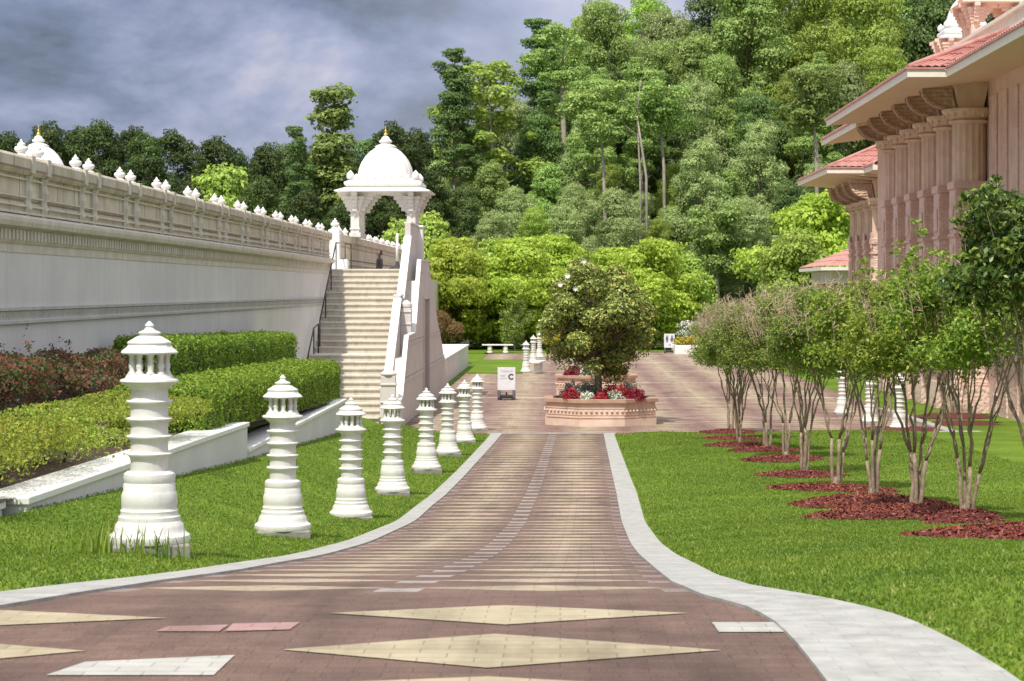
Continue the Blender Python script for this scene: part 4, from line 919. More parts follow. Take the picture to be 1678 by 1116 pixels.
# ------------------------------------------------------------------ trees
def crown_pts(rg, clumps, n, flat=0.75, inner=0.25):
    C = np.array([c[:3] for c in clumps]); Rr = np.array([c[3] for c in clumps]); w = Rr**2; w /= w.sum()
    k = rg.choice(len(C), n, p=w); d = rg.normal(0, 1, (n, 3)); d /= np.linalg.norm(d, axis=1)[:, None]
    d[:, 2] = np.where(rg.uniform(size=n) < 0.55, np.abs(d[:, 2]), d[:, 2])
    rr = np.where(rg.uniform(size=n) < inner, rg.uniform(0.3, 0.9, n), rg.uniform(0.85, 1.08, n))
    lump = 1+0.18*np.sin(d[:, 0]*7+k)*np.sin(d[:, 1]*6+k*2)+0.12*np.sin(d[:, 2]*9+k*3)
    P = C[k]+d*(Rr[k]*rr*lump)[:, None]*np.array([1, 1, flat]); return P, d+np.array([0, 0, 0.35])
def make_tree(name, H, Rc, kind, mat, seed, n, leaf, bark='bark', trunk_r=0.28):
    rg = np.random.default_rng(seed); rr = random.Random(seed); t = empty(name)
    cl = []; limbs = MB(); pts = []; base = 0.0
    lean = (rr.uniform(-.03, .03)*H, rr.uniform(-.03, .03)*H)
    def tp(u): return Vector((lean[0]*u+0.15*math.sin(u*5+seed), lean[1]*u+0.15*math.cos(u*4+seed), H*u))
    trunk = [tp(u) for u in np.linspace(0, 0.92, 9)]
    limbs.tube([(p.x, p.y, p.z-(0.5 if i == 0 else 0)) for i, p in enumerate(trunk)], [trunk_r*(1.15-0.95*u) for u in np.linspace(0, 1, 9)], 8)
    if kind == 'broad': lo, hi, nn = 0.18, 0.96, 80
    elif kind == 'full': lo, hi, nn = 0.04, 0.97, 90
    elif kind == 'pine': lo, hi, nn = 0.50, 0.98, 54
    elif kind == 'column': lo, hi, nn = 0.05, 0.98, 46
    elif kind == 'sparse': lo, hi, nn = 0.30, 0.98, 40
    elif kind == 'tiered': lo, hi, nn = 0.12, 0.98, 44
    for i in range(nn):
        u = lo+(hi-lo)*((i+0.5)/nn); a = i*2.4+rr.uniform(-.5, .5); s = (u-lo)/(hi-lo)
        if kind in ('broad', 'full', 'tiered'): env = math.sin(math.pi*(0.16+0.80*s))**0.7*rr.uniform(.75, 1.15)
        elif kind == 'pine': env = (0.75-0.45*s)*(0.6+0.8*rr.random())
        elif kind == 'column': env = (0.95-0.6*s)*(0.8+0.4*rr.random())
        else: env = math.sin(math.pi*(0.15+0.75*s))
        rad = Rc*env*rr.uniform(0.35, 1.0); p = tp(u); z = p.z+rr.uniform(-0.03, 0.03)*H
        q = Vector((p.x+rad*math.cos(a), p.y+rad*math.sin(a), z))
        cr_ = Rc*{'broad': 0.26, 'full': 0.26, 'pine': 0.22, 'column': 0.42, 'sparse': 0.24, 'tiered': 0.34}[kind]*rr.choice([0.55, 0.75, 0.9, 1.1, 1.45])
        if kind in ('broad', 'full') and rr.random() < 0.16: continue
        cl.append((q.x, q.y, q.z, cr_))
        s0 = tp(max(0.03, u-0.07-0.05*rr.random())); mid = s0.lerp(q, 0.55)+Vector((0, 0, 0.04*Rc))
        rb = trunk_r*0.34*(1.1-u); limbs.tube([s0, mid, q], [rb, rb*0.7, rb*0.3], 5)
    limbs.build('trunk', M[bark], t, smooth=True)
    P, Nn = crown_pts(rg, cl, n, {'pine': 0.72, 'tiered': 0.55}.get(kind, 0.8))
    link_mesh('crown', leaf_mesh(name+'_crown', P, Nn, leaf, 0.62, rg, 0.42), mat, t)
    return t
protos = {}
def proto(key, *a, **k): protos[key] = [make_tree(*a, **k), False]
proto('oakA', 'broadleaf_tree', 20, 5.4, 'broad', M['lf_mid'], 1, 62000, 0.24, trunk_r=0.3)
proto('oakB', 'broadleaf_tree', 18, 5.0, 'full', M['lf_grey'], 2, 60000, 0.235)
proto('oakC', 'broadleaf_tree', 22, 5.8, 'broad', M['lf_light'], 3, 62000, 0.24)
proto('oakD', 'broadleaf_tree', 16, 4.6, 'full', M['lf_dark'], 4, 60000, 0.235)
proto('oakF', 'broadleaf_tree', 16, 4.6, 'full', M['lf_deep'], 17, 60000, 0.235)
proto('oakE', 'broadleaf_tree', 14, 4.4, 'full', M['lf_mid'], 5, 60000, 0.225)
proto('pineA', 'pine_tree', 27, 3.6, 'pine', M['lf_dark'], 6, 34000, 0.21, bark='palebark', trunk_r=0.30)
proto('pineB', 'pine_tree', 25, 4.2, 'pine', M['lf_mid'], 7, 36000, 0.22, bark='palebark', trunk_r=0.28)
proto('sparse', 'sparse_tree', 22, 3.4, 'sparse', M['lf_light'], 8, 7000, 0.36, bark='palebark', trunk_r=0.2)
proto('column', 'vine_covered_tree', 18, 1.9, 'column', M['lf_mid'], 9, 16000, 0.30)
proto('lime', 'lime_green_tree', 7.5, 3.4, 'tiered', M['lf_lime'], 10, 24000, 0.24, trunk_r=0.13)
proto('lime2', 'lime_green_tree', 6.8, 3.2, 'full', M['lf_light'], 13, 24000, 0.24, trunk_r=0.13)
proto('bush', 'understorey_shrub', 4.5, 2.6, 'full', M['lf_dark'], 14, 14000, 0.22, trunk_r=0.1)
proto('myfar', 'young_tree', 4.2, 1.3, 'broad', M['lf_myrtle'], 15, 5000, 0.12, bark='palebark', trunk_r=0.06)
BASEH = dict(oakA=20,oakB=18,oakC=22,oakD=16,oakF=16,oakE=14,pineA=27,pineB=25,sparse=22,column=18,lime=7.5,lime2=6.8,bush=4.5,myfar=4.2)
SPREAD = {}
def plant(key, px, ytop, Y, label, group=None, cat='tree', wide=1.0, zbase=None):
    X = (px-918)/F*Y; zb = GH(X, Y) if zbase is None else zbase
    top = (475-ytop)/F*Y; h = top-zb; s = h/(BASEH[key]*0.99)
    o, used = protos[key]
    if used: o = copy_tree(o)
    protos[key][1] = True
    o.location = (X, Y, zb-0.1); o.scale = (s*wide, s*wide, s); o.rotation_euler = (0, 0, (px*1.7+Y) % 6.28)
    return tag(o, label, cat, group)
KW = {'oakA':'mid green broadleaf tree','oakC':'light green broadleaf tree','oakB':'grey green bushy tree','oakD':'dark green bushy tree','oakE':'mid green low bushy tree','pineA':'dark pine with bare trunk','pineB':'mid green pine with bare trunk'}
def HL(row, k): return dict(label=KW[k]+' in the '+row+' of the wooded hillside', group=KW[k]+'s in the '+row)

rr = random.Random(21)
# skyline row, tall
for px, yt, Y, k, w in [(880,35,205,'pineA',1.5),(915,60,214,'oakA',.8),(955,28,212,'oakC',.8),(1000,18,204,'oakA',.9),(1050,2,215,'oakC',.85),(1095,14,206,'oakB',.9),(1128,52,200,'oakE',1.0),(1175,-8,216,'oakD',1.0),(1215,-40,205,'oakA',1),(1265,-30,215,'oakC',1),
                       (1320,-45,206,'oakC',.9),(1370,-40,214,'oakA',1),(1420,-50,205,'oakC',1),(1470,-45,213,'oakA',1),(1530,-30,208,'oakD',1),(1585,-40,214,'oakA',1),(1640,-30,208,'oakC',1),(1695,-30,208,'oakA',1)]:
    plant(k, px, yt+rr.uniform(-12, 14), Y, wide=w*.78, **HL('tall back row', k))
# second row
for px, yt, Y, k, w in [(700,225,195,'oakD',.8),(742,215,192,'oakB',.8),(790,230,190,'oakE',.8),(835,190,195,'oakB',.8),(870,200,190,'oakD',.8),(925,150,192,'pineB',1.1),(965,170,188,'oakB',.7),(1010,120,194,'oakD',.7),(1045,150,190,'pineB',.8),(1090,110,192,'oakA',.75),
                       (1135,150,188,'oakB',.75),(1185,120,193,'oakA',.75),(1235,140,189,'oakD',.8),(1290,110,192,'oakC',.7),(1345,120,189,'oakD',.8),(1400,110,192,'oakB',.8),(1455,100,190,'oakC',.8),(1510,110,190,'oakA',.8),(1570,110,190,'oakB',.8),(1640,110,190,'oakD',.8)]:
    plant(k, px+rr.uniform(-10, 10), yt+rr.uniform(-30, 30), Y, wide=w*.85, **HL('middle row', k))
# third and fourth rows, lower
for px, yt, Y, k, w in [(655,262,180,'oakD',.8),(700,285,178,'oakB',.8),(750,290,176,'oakD',.8),(800,270,180,'oakE',.8),(850,300,176,'oakB',.8),(905,270,180,'oakE',.75),(950,300,175,'oakB',.8),(1000,290,180,'oakC',.7),(1050,300,175,'oakB',.9),(1105,270,179,'oakC',.8),(1150,250,176,'oakB',.75),
                       (1205,270,178,'oakE',.8),(1240,210,180,'oakB',.7),(1290,300,174,'oakD',.8),(1330,250,179,'oakB',.8),(1385,280,176,'oakE',.8),(1440,260,178,'oakC',.8),(1500,260,176,'oakB',.8),(1570,260,178,'oakD',.8),(1650,260,176,'oakE',.8),
                       (735,370,166,'oakE',.9),(800,350,168,'oakB',.9),(870,365,166,'oakC',.9),(935,350,168,'oakB',.9),(1015,330,165,'oakB',.95),(1085,370,167,'oakC',.9),(1160,340,166,'oakB',.9),(1225,330,164,'oakB',.9),(1290,370,166,'oakE',.9),(1400,360,166,'oakC',.9),(1480,360,166,'oakE',.9),(1580,350,166,'oakD',.9)]:
    plant(k, px+rr.uniform(-12, 12), yt+rr.uniform(-25, 20), Y, wide=w*.95, **HL('lower rows', k))
# left tree line behind the terrace
for i, (px, yt, Y, k, w) in enumerate([(-30,222,170,'oakF',.8),(25,232,174,'oakF',.8),(70,216,168,'oakF',.8),(115,222,174,'oakF',.8),(160,212,168,'oakF',.8),(205,222,172,'oakF',.8),(250,232,167,'oakF',.8),(295,228,173,'oakF',.8),(340,238,168,'oakF',.8),(385,258,172,'oakF',.7),(425,248,168,'oakF',.7),(470,250,174,'oakD',.7),(515,262,168,'oakF',.8),(570,262,172,'oakF',.7),(615,232,176,'oakD',.8),(655,215,170,'oakF',.7),(690,224,172,'oakF',.7),
                                       (60,290,156,'oakF',.8),(200,300,156,'oakF',.8),(300,310,154,'oakF',.8),(360,290,157,'lime2',.8),(430,300,155,'oakF',.8),(500,320,155,'oakF',.8),(560,340,154,'oakF',.8),(630,330,156,'oakF',.8)]):
    plant(k, px, yt, Y, 'dark green broadleaf tree in the tree line above the left wall' if k != 'lime2' else 'small light green tree among the dark trees above the left wall', 'tree line above the left wall' if k != 'lime2' else None, wide=w)
plant('pineA', 482, 203, 160, 'dark pine with flat top standing above the left tree line', wide=0.9)
plant('column', 548, 140, 162, 'narrow tree wrapped in green leaves rising left of the dome', wide=1.3)
plant('pineA', 745, 76, 182, 'tall dark pine with rounded top standing alone against the sky', wide=1.05)
plant('sparse', 808, 100, 186, 'thin pale green tree beside the lone dark pine', wide=1.3)
plant('sparse', 775, 130, 190, 'thin pale tree close behind the lone dark pine', wide=1.1)
# bare pale trunks showing between the crowns
for i, (px, y0_, y1_, Y, r, lb) in enumerate([(922,120,250,190,.36,'tall straight grey trunk showing below the big pine crown'),(988,215,330,174,.20,'pale bare trunk left of the forked dead stems'),(1056,190,290,173,.14,'thin pale dead stem leaning right, one of a pair'),(1046,192,290,173.5,.11,'thin pale dead stem, left one of a pair'),
                                    (1085,215,275,177,.18,'straight pale trunk in the dark gap of the hillside'),(1335,195,255,172,.22,'pale grey bare trunk near the temple eave'),(1173,425,470,162,.18,'short pale trunk above the row of young trees')]):
    a, b_ = at(px-(2 if i != 2 else 12), y0_, Y), at(px+3, y1_, Y); zb = GH(b_.x, Y)
    t = empty('tree_trunk', (b_.x, Y, zb), lb, 'tree trunk')
    MB().tube([(b_.x+0.1, Y, zb-0.5), (b_.x, Y, (475-y1_)/F*Y), tuple(a.lerp(b_, 0.5)), tuple(a)], [r*.85, r*.75, r*0.6, r*0.42], 8).tube([tuple(a), tuple(a+Vector((.3,0,3)))], [r*.42, r*.1], 6).tube([tuple(a.lerp(b_,.35)), tuple(a.lerp(b_,.15)+Vector((-1.1,0,0)))], [r*.25, r*.08], 5).build('trunk', M['palebark'], t, smooth=True)
    if i not in (2, 3):
        rg = np.random.default_rng(900+i); cl = [(a.x+rg.normal(0,1.1), Y+rg.normal(0,.8)-.4, a.z+rg.uniform(-.6,3.6), rg.uniform(.6,1.15)) for _ in range(20)]
        P, Nn = crown_pts(rg, cl, 9000, 0.7); link_mesh('crown', leaf_mesh('tc', P, Nn, .24, .6, rg, .45), M['lf_mid'], t)
for px, yt, Y, k in [(985,120,183,'pineB'),(1048,105,185,'pineB'),(1088,120,186,'pineA'),(1336,95,182,'pineB')]:
    plant(k, px, yt, Y, wide=.95, **HL('front middle row', k))
# lime trees in front
for i, (px, yt, Y, k, w, lb) in enumerate([(700,355,146,'lime2',1.0,'light green tree right behind the stair wall'),(750,398,142,'lime',1.0,'lime green layered tree left of the path end'),(815,405,147,'lime2',1.0,'lime green layered tree above the distant bench'),(860,398,143,'lime',1.1,'light green layered tree left of the magnolia crown'),(905,388,150,'lime',1.0,'lime green tree whose top shows left of the magnolia'),
     (1010,420,146,'lime',1.0,'lime green tree just right of the magnolia top'),(1070,402,142,'lime',1.05,'brightest lime yellow tree right of the magnolia'),(1125,430,146,'lime2',.95,'lime green tree before the row of young trees'),(1350,325,150,'lime',1.0,'light green tree beside the distant temple wing'),(1310,400,146,'lime2',1.0,'low light green tree left of the temple wing')]):
    plant(k, px, yt+rr.uniform(-14, 10), Y, lb, 'lime green trees at the forest edge', wide=w*.88)
# dark understorey and small plaza trees
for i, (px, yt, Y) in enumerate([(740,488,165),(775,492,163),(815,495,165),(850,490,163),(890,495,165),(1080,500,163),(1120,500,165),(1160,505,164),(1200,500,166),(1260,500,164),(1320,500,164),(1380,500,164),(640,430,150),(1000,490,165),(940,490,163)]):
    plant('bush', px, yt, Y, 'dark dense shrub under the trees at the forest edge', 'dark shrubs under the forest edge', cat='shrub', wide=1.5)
plant('myfar', 845, 488, 139, 'small pale trunked tree on the distant lawn left of the magnolia', wide=1.0)
plant('myfar', 1068, 490, 141, 'small pale trunked tree on the distant lawn right of the magnolia', wide=1.0)
plant('myfar', 903, 480, 143, 'small pale trunked tree half hidden behind the magnolia', wide=1.0)
rs = at(745, 575, 118)
shrub('rusty_shrub', rs.x-0.3, 116, -3.3, 1.3, 2.4, 2.3, M['lf_rust'], 'rusty green and red shrub behind the short white block wall', 7000, 0.12, 70, squash=0.5)

# magnolia
def magnolia():
    rg = np.random.default_rng(31); rr = random.Random(31); X, Y = 1.05, 62.1; z0 = PZ+0.62
    t = empty('magnolia_tree', (X, Y, z0), 'round bronze green magnolia with a few cream blossoms growing in the front planter', 'tree')
    cl = []; L = MB(); L.tube([(X,Y,z0-.2),(X+.03,Y,z0+.5),(X,Y+.02,z0+1.2),(X-.03,Y,z0+2.6)], [.13,.11,.09,.03], 8)
    zc = -0.84
    for i in range(120):
        d = Vector((rr.gauss(0,1), rr.gauss(0,1), rr.gauss(0,1))).normalized(); r = rr.uniform(0.35, 0.84)
        q = Vector((X+d.x*2.0*r, Y+d.y*2.0*r, zc+d.z*1.98*r)); tap = 1.0 if d.z < 0.2 else (1-0.25*(d.z*r))
        q.x = X+(q.x-X)*tap; cl.append((q.x, q.y, q.z, rr.uniform(0.24, 0.38)))
        s0 = Vector((X, Y, z0+0.7+1.3*rr.random())); L.tube([s0, s0.lerp(q, .6)+Vector((0,0,.05)), q], [.035,.02,.008], 5)
    L.build('trunk', M['bark'], t, smooth=True)
    P, Nn = crown_pts(rg, cl, 56000, 0.95, 0.2); link_mesh('crown', leaf_mesh('mag', P, Nn, 0.10, 0.45, rg, 0.5), M['lf_mag'], t)
    for i, (px, py) in enumerate([(918,466),(930,452),(943,473),(957,428)]):
        p = at(px, py, 60.85); b = MB()
        for k in range(8):
            a = k*math.pi/4; u = Vector((math.cos(a), 0, math.sin(a))); s = Vector((-math.sin(a), 0, math.cos(a)))
            b.add([p, p+u*0.04+s*0.025+Vector((0,-.03,0)), p+u*0.085+Vector((0,-.05,0)), p+u*0.04-s*0.025+Vector((0,-.03,0))], [(0,1,2,3)])
        b.build('blossom', M['petal'], t)
magnolia()

# crape myrtles
def myrtle(seed, mat, n=24000, H=3.15, leaf=0.055, cr=0.95, bright=False, seeds=True, zlo=1.72, cs=1.0):
    rg = np.random.default_rng(seed); rr = random.Random(seed); t = empty('crape_myrtle')
    L = MB(); tips = []
    ns = rr.choice([3, 4, 4])
    L.tube([(0,0,-.12),(0,0,0.03),(0,0,rr.uniform(.08,.16))], [.085,.06,.04], 9)
    def kink(p, q, r0_, r1_, k=4, w=0.035, nn_=6):
        r0_ *= 0.82; r1_ *= 0.82; pts_ = [p.lerp(q, j/k)+(Vector((rr.uniform(-w,w), rr.uniform(-w,w), 0)) if 0 < j < k else Vector()) for j in range(k+1)]
        L.tube(pts_, [lerp(r0_, r1_, j/k) for j in range(k+1)], nn_); return pts_
    for s in range(ns):
        a = 6.28*s/ns+rr.uniform(-.6, .6); b0 = Vector((0.05*math.cos(a), 0.05*math.sin(a), -0.1)); r0 = rr.uniform(0.024, 0.036)
        sp = rr.uniform(0.05, 0.17); p1 = Vector((math.cos(a)*sp, math.sin(a)*sp, rr.uniform(.45, .85)))
        kink(b0, p1, r0*1.15, r0*.9, 4, 0.018, 8)
        for f in range(2):
            aa = a+rr.uniform(-1.1, 1.1); p2 = p1+Vector((math.cos(aa)*rr.uniform(.10,.34), math.sin(aa)*rr.uniform(.10,.34), rr.uniform(.65,.95)))
            pp = kink(p1, p2, r0*.72, r0*.5, 5, 0.03, 7)
            for q in range(2):
                ab = aa+rr.uniform(-1.0, 1.0); p3 = p2+Vector((math.cos(ab)*rr.uniform(.05,.3), math.sin(ab)*rr.uniform(.05,.3), rr.uniform(.4,.7))); kink(pp[rr.choice([3,4,5])], p3, r0*.42, r0*.28, 4, 0.025, 5)
                for w in range(3):
                    ac = ab+rr.uniform(-1.3, 1.3); p4 = p3+Vector((math.cos(ac)*rr.uniform(.1,.38), math.sin(ac)*rr.uniform(.1,.38), rr.uniform(.25,.55)+(0.55*rr.random() if bright else 0))); kink(p3, p4, r0*.22, r0*.08, 3, 0.03, 4); tips.append(p4)
    L.build('trunk', M['myrtlebark'], t, smooth=True)
    cl = []
    for i in range(60):
        a = rr.uniform(0, 6.28); r = cr*math.sqrt(rr.random())*0.86; u = rr.random(); z = zlo+0.12+u*(H-zlo-0.30); r *= 0.72+0.42*math.sin(math.pi*min(1, u*0.9+0.12))
        cl.append((r*math.cos(a), r*math.sin(a), z-0.12*(r/cr)**2, rr.uniform(.17, .28)*cs))
    if bright:
        for p4 in tips:
            for q in range(2): cl.append((p4.x+rr.uniform(-.06,.06), p4.y+rr.uniform(-.06,.06), p4.z-0.12*q, .07))
    P, Nn = crown_pts(rg, cl, n, 0.85, 0.35)
    link_mesh('crown', leaf_mesh('my', P, Nn, leaf, 0.5, rg, 0.8), mat, t)
    if seeds:
        T = MB(); SP = []
        for i in range(70 if bright else 190):
            a = rr.uniform(0, 6.28); r = cr*math.sqrt(rr.random())*0.98; z = H-0.40-0.40*(r/cr)**2+rr.uniform(-.2, .15); b = Vector((r*math.cos(a), r*math.sin(a), z)); e = b+Vector((math.cos(a)*rr.uniform(0,.2), math.sin(a)*rr.uniform(0,.2), rr.uniform(.22,.5)))
            T.tube([b, e], [0.0055, 0.004], 3)
            for q in range(7):
                m_ = b.lerp(e, rr.uniform(.3, 1)); f_ = m_+Vector((rr.uniform(-.09,.09), rr.uniform(-.09,.09), rr.uniform(.0,.1))); T.tube([m_, f_], [0.005, 0.004], 3); SP.append(tuple(f_))
        T.build('seed_stalks', M['twig'], t)
    return t
my = [myrtle(201, M['lf_myrtle']), myrtle(202, M['lf_myrtle']), myrtle(203, M['lf_myrtle']), myrtle(204, M['lf_myrtle2'], n=17000, leaf=0.060, H=2.95, cr=0.92, bright=True), myrtle(205, M['lf_myrtle2'], n=17000, leaf=0.060, H=2.95, cr=0.92, bright=True)]
T0 = myrtle(206, M['lf_over'], n=15000, leaf=0.070, H=3.2, cr=0.92, seeds=False, zlo=1.95, cs=0.78, bright=True)
used = set()
seq = [T0, my[3], my[4], my[3], my[0], my[1], my[2], my[0], my[1], my[2], my[0]]
MYL = ['large leaved dark green tree overhanging the right edge, nearest of the row','nearest full multi-stemmed young tree, with bright yellow green leaves','second young tree of the row, rising from the large double mulch bed','third young tree of the row, at the back of the double mulch bed',
       'fourth young tree of the row, on its own wide mulch ring','fifth young tree of the row, left of the wide mulch ring','sixth young tree of the row, among slender stems','seventh young tree of the row, with pale forked stems','eighth young tree, set slightly left of the row','ninth young tree, last but one of the row','farthest young tree of the row at the lawn end']
for i, ((y, x), src) in enumerate(zip(TR, seq)):
    o = src if src.name not in used else copy_tree(src); used.add(src.name)
    s = [1.05,0.98,0.97,1.02,1.0,1.03,1.0,1.04,0.98,1.02,1.0][i]
    o.location = (x, y, GH(x, y)+0.06); o.scale = (s, s, s*[1.0,.98,.98,.98,1,1,1,1.01,1.0,1.02,1.02][i]); o.rotation_euler.z = i*1.3
    tag(o, MYL[i], 'tree', 'young crape myrtles in a row on the lawn')
# mulch rings
MLL = ['red mulch mound at the right edge under the nearest tree','small red mulch ring between the edge mound and the double bed','large red mulch mound under the second young tree','red mulch mound forming the left lobe of the large double bed','wide red mulch ring alone on the lawn under the fourth tree','red mulch ring under the fifth young tree',
       'red mulch ring under the sixth young tree','red mulch ring under the seventh young tree','red mulch ring reaching left under the eighth tree','red mulch ring under the ninth young tree','farthest red mulch ring at the end of the lawn']
for i, (mx_, my_, mr_) in enumerate(MUL):
    rg = np.random.default_rng(300+i); t = empty('mulch_ring', (mx_, my_, GH(mx_, my_)), MLL[i], 'mulch', 'red mulch rings around the young trees'); mb = MB(); nr, na = 9, 48; vs = []
    ph = rg.uniform(0, 6.28, 3)
    for j in range(nr+1):
        for k in range(na):
            a = 2*math.pi*k/na; s = j/nr; edge = mr_*(1+0.05*math.sin(3*a+ph[0])+0.04*math.sin(5*a+ph[1])+0.03*math.sin(11*a+ph[2])); x, y = mx_+edge*s*math.cos(a), my_+edge*s*math.sin(a)
            vs.append((x, y, GH(x, y)+0.02+(0.12 if my_ < 32 else 0.07)*(1-s**2.0)-0.012+rg.uniform(-.008, .008)))
    mb.add(vs, [(j*na+k, j*na+(k+1) % na, (j+1)*na+(k+1) % na, (j+1)*na+k) for j in range(nr) for k in range(na)]); mb.build('mulch', M['mulch'], t, smooth=True)
    n = int(2200*mr_*mr_*min(1, 26/my_)); a = rg.uniform(0, 6.28, n); s = np.sqrt(rg.uniform(0, 1.08, n)); X_ = mx_+mr_*s*np.cos(a); Y_ = my_+mr_*s*np.sin(a)
    P = np.array([(x, y, GH(x, y)+0.026+(0.12 if my_ < 32 else 0.07)*max(0, 1-q**2.0)) for x, y, q in zip(X_, Y_, s)]); link_mesh('bark_chips', leaf_mesh('chips', P, np.tile([0, 0, 1.0], (n, 1)), 0.065, 0.35, rg, 0.55), M['chip'], t)['kind'] = 'stuff'
p = far[5]; mb = MB(); tag(mb.lathe([(0,0.05),(0.9,0.03),(1.1,-0.05)], 24, (p.x, p.y-0.2, GH(p.x, p.y-0.4))).build('mulch_ring', M['mulch']), 'thin brown mulch patch under the rightmost far bollard', 'mulch')

# ------------------------------------------------------------------ temple hall (right)
def tiled(mb, p0, p1, q0, q1, n, amp=0.05):
    """corrugated sheet between eave p0->p1 and ridge q0->q1, with overlapping tile courses"""
    p0, p1, q0, q1 = map(Vector, (p0, p1, q0, q1)); nor = (p1-p0).cross(q0-p0).normalized()
    if nor.z < 0: nor = -nor
    rows = 6; vs = []; sub = 4*n
    lv = []
    for r in range(rows): lv += [(r/rows, 0.035), ((r+0.999)/rows, 0.0)]
    for (v, lift) in lv:
        for i in range(sub+1):
            u = i/sub; p = p0.lerp(p1, u).lerp(q0.lerp(q1, u), v); vs.append(p+nor*(lift+amp*abs(math.sin(math.pi*u*n))))
    w = sub+1; mb.add(vs, [(j*w+i, j*w+i+1, (j+1)*w+i+1, (j+1)*w+i) for j in range(len(lv)-1) for i in range(sub)])
    return mb
def hall(name, loc, label, XE, XS, YA, YP0, YP1, YB, ze, XT, zt, piers, XPf, pw_, ztop, wallX, zg, balus=True):
    """XE: portico eave x, XS: set-back eave x, YA..YB hall extent, YP0..YP1 portico extent"""
    t = empty(name, loc, label, 'temple')
    MB().box(wallX, wallX+14, YA, YB-1.4, zg-0.3, ztop+0.25).build('wall', M['pinkplain'], t)
    # wall panels and string courses
    pn = MB(); y = YA+0.4
    while y < piers[0]-0.5 and y < YB-3: pn.box(wallX-0.06, wallX, y, y+1.1, zg, ztop-0.5); y += 1.55
    for zc in (zg+2.1, zg+4.3, zg+6.4): pn.box(wallX-0.09, wallX, YA, YB-1.4, zc, zc+0.14)
    pn.build('wall_panel', M['pink'], t, bevel=0.02)
    # soffit
    sf = MB()
    sf.prism_y([(XS,ze-0.02),(wallX+0.2,ztop-0.002),(wallX+0.2,ztop+0.1),(XS,ze+0.1)], YA, YP0+0.01)
    sf.prism_y([(XE,ze-0.02),(wallX+0.2,ztop-0.002),(wallX+0.2,ztop+0.1),(XE,ze+0.1)], YP0+0.01, YP1)
    sf.prism_y([(XS,ze-0.02),(wallX+0.2,ztop-0.002),(wallX+0.2,ztop+0.1),(XS,ze+0.1)], YP1, YB)
    sf.build('soffit', M['soffit'], t)
    fa = MB(); h = 0.17
    def fas(x0, y0, x1, y1):
        if x0 == x1: fa.box(x0-0.05, x0, y0, y1, ze-0.05, ze+h)
        else: fa.box(min(x0, x1)-0.05, max(x0, x1)-0.05, y0-0.05, y0, ze-0.05, ze+h)
    fas(XS, YA, XS, YP0-0.05); fas(XS, YP0, XE, YP0); fas(XE, YP0+0.0, XE, YP1); fas(XS, YP1, XS, YB); fas(wallX+14, YA, XS, YA) if True else None
    fa.build('fascia', M['fascia'], t)
    gt = MB()
    gt.box(XS-0.10, XS+0.04, YA, YP0-0.1, ze+h, ze+h+0.06); gt.box(XE-0.10, XS-0.101, YP0-0.10, YP0+0.04, ze+h, ze+h+0.06); gt.box(XE-0.10, XE+0.04, YP0+0.04, YP1, ze+h, ze+h+0.06); gt.box(XS-0.10, XS+0.04, YP1, YB, ze+h, ze+h+0.06)
    gt.build('roof_edge', M['tile'], t)
    z1 = ze+h+0.05; rf = MB(); dx = XS-XE
    n1 = max(2, int((YP0-YA)/0.32)); tiled(rf, (XS,YA,z1), (XS,YP0,z1), (XT,YA,zt), (XT,YP0,zt), n1)
    hp = (XT-XE)*0.55
    n2 = int((YP1-YP0)/0.32); zh = zt
    tiled(rf, (XE,YP0,z1), (XE,YP1,z1), (XT,YP0+hp,zh), (XT,YP1,zh), n2)
    tiled(rf, (XS+0.2,YP0,z1), (XE,YP0,z1), (XT,YP0+hp-0.02,zh), (XT-0.02,YP0+hp,zh), 6)
    rf.prism_y([(XS-0.3,z1+0.02),(XT,zt+0.02),(XT,zt-0.1)], YP0+0.02, YP0+0.08)
    n3 = max(2, int((YB-YP1)/0.32)); tiled(rf, (XS,YP1,z1), (XS,YB,z1), (XT,YP1,zt), (XT,YB-2,zt), n3)
    rf.build('roof', M['tile'], t, smooth=False)
    MB().tube([(XE,YP0,z1+0.03),(XT,YP0+hp,zh+0.06)], 0.09, 8).build('hip_ridge', M['tile'], t, smooth=True)
    MB().box(XT-0.03, XT+12, YA, YB-2, zt-1.2, zt+0.04).build('roof_deck', M['pinkplain'], t)
    if balus:
        bl = MB(); bl.box(XT, XT+0.25, YA, YB-2.2, zt+0.05, zt+0.13).box(XT-0.03, XT+0.28, YA, YB-2.2, zt+0.50, zt+0.60)
        y = YA+0.1
        while y < YB-2.4: bl.box(XT+0.06, XT+0.19, y, y+0.12, zt+0.13, zt+0.50); y += 0.25
        bl.build('balustrade', M['fascia'], t)
    # piers
    first = None
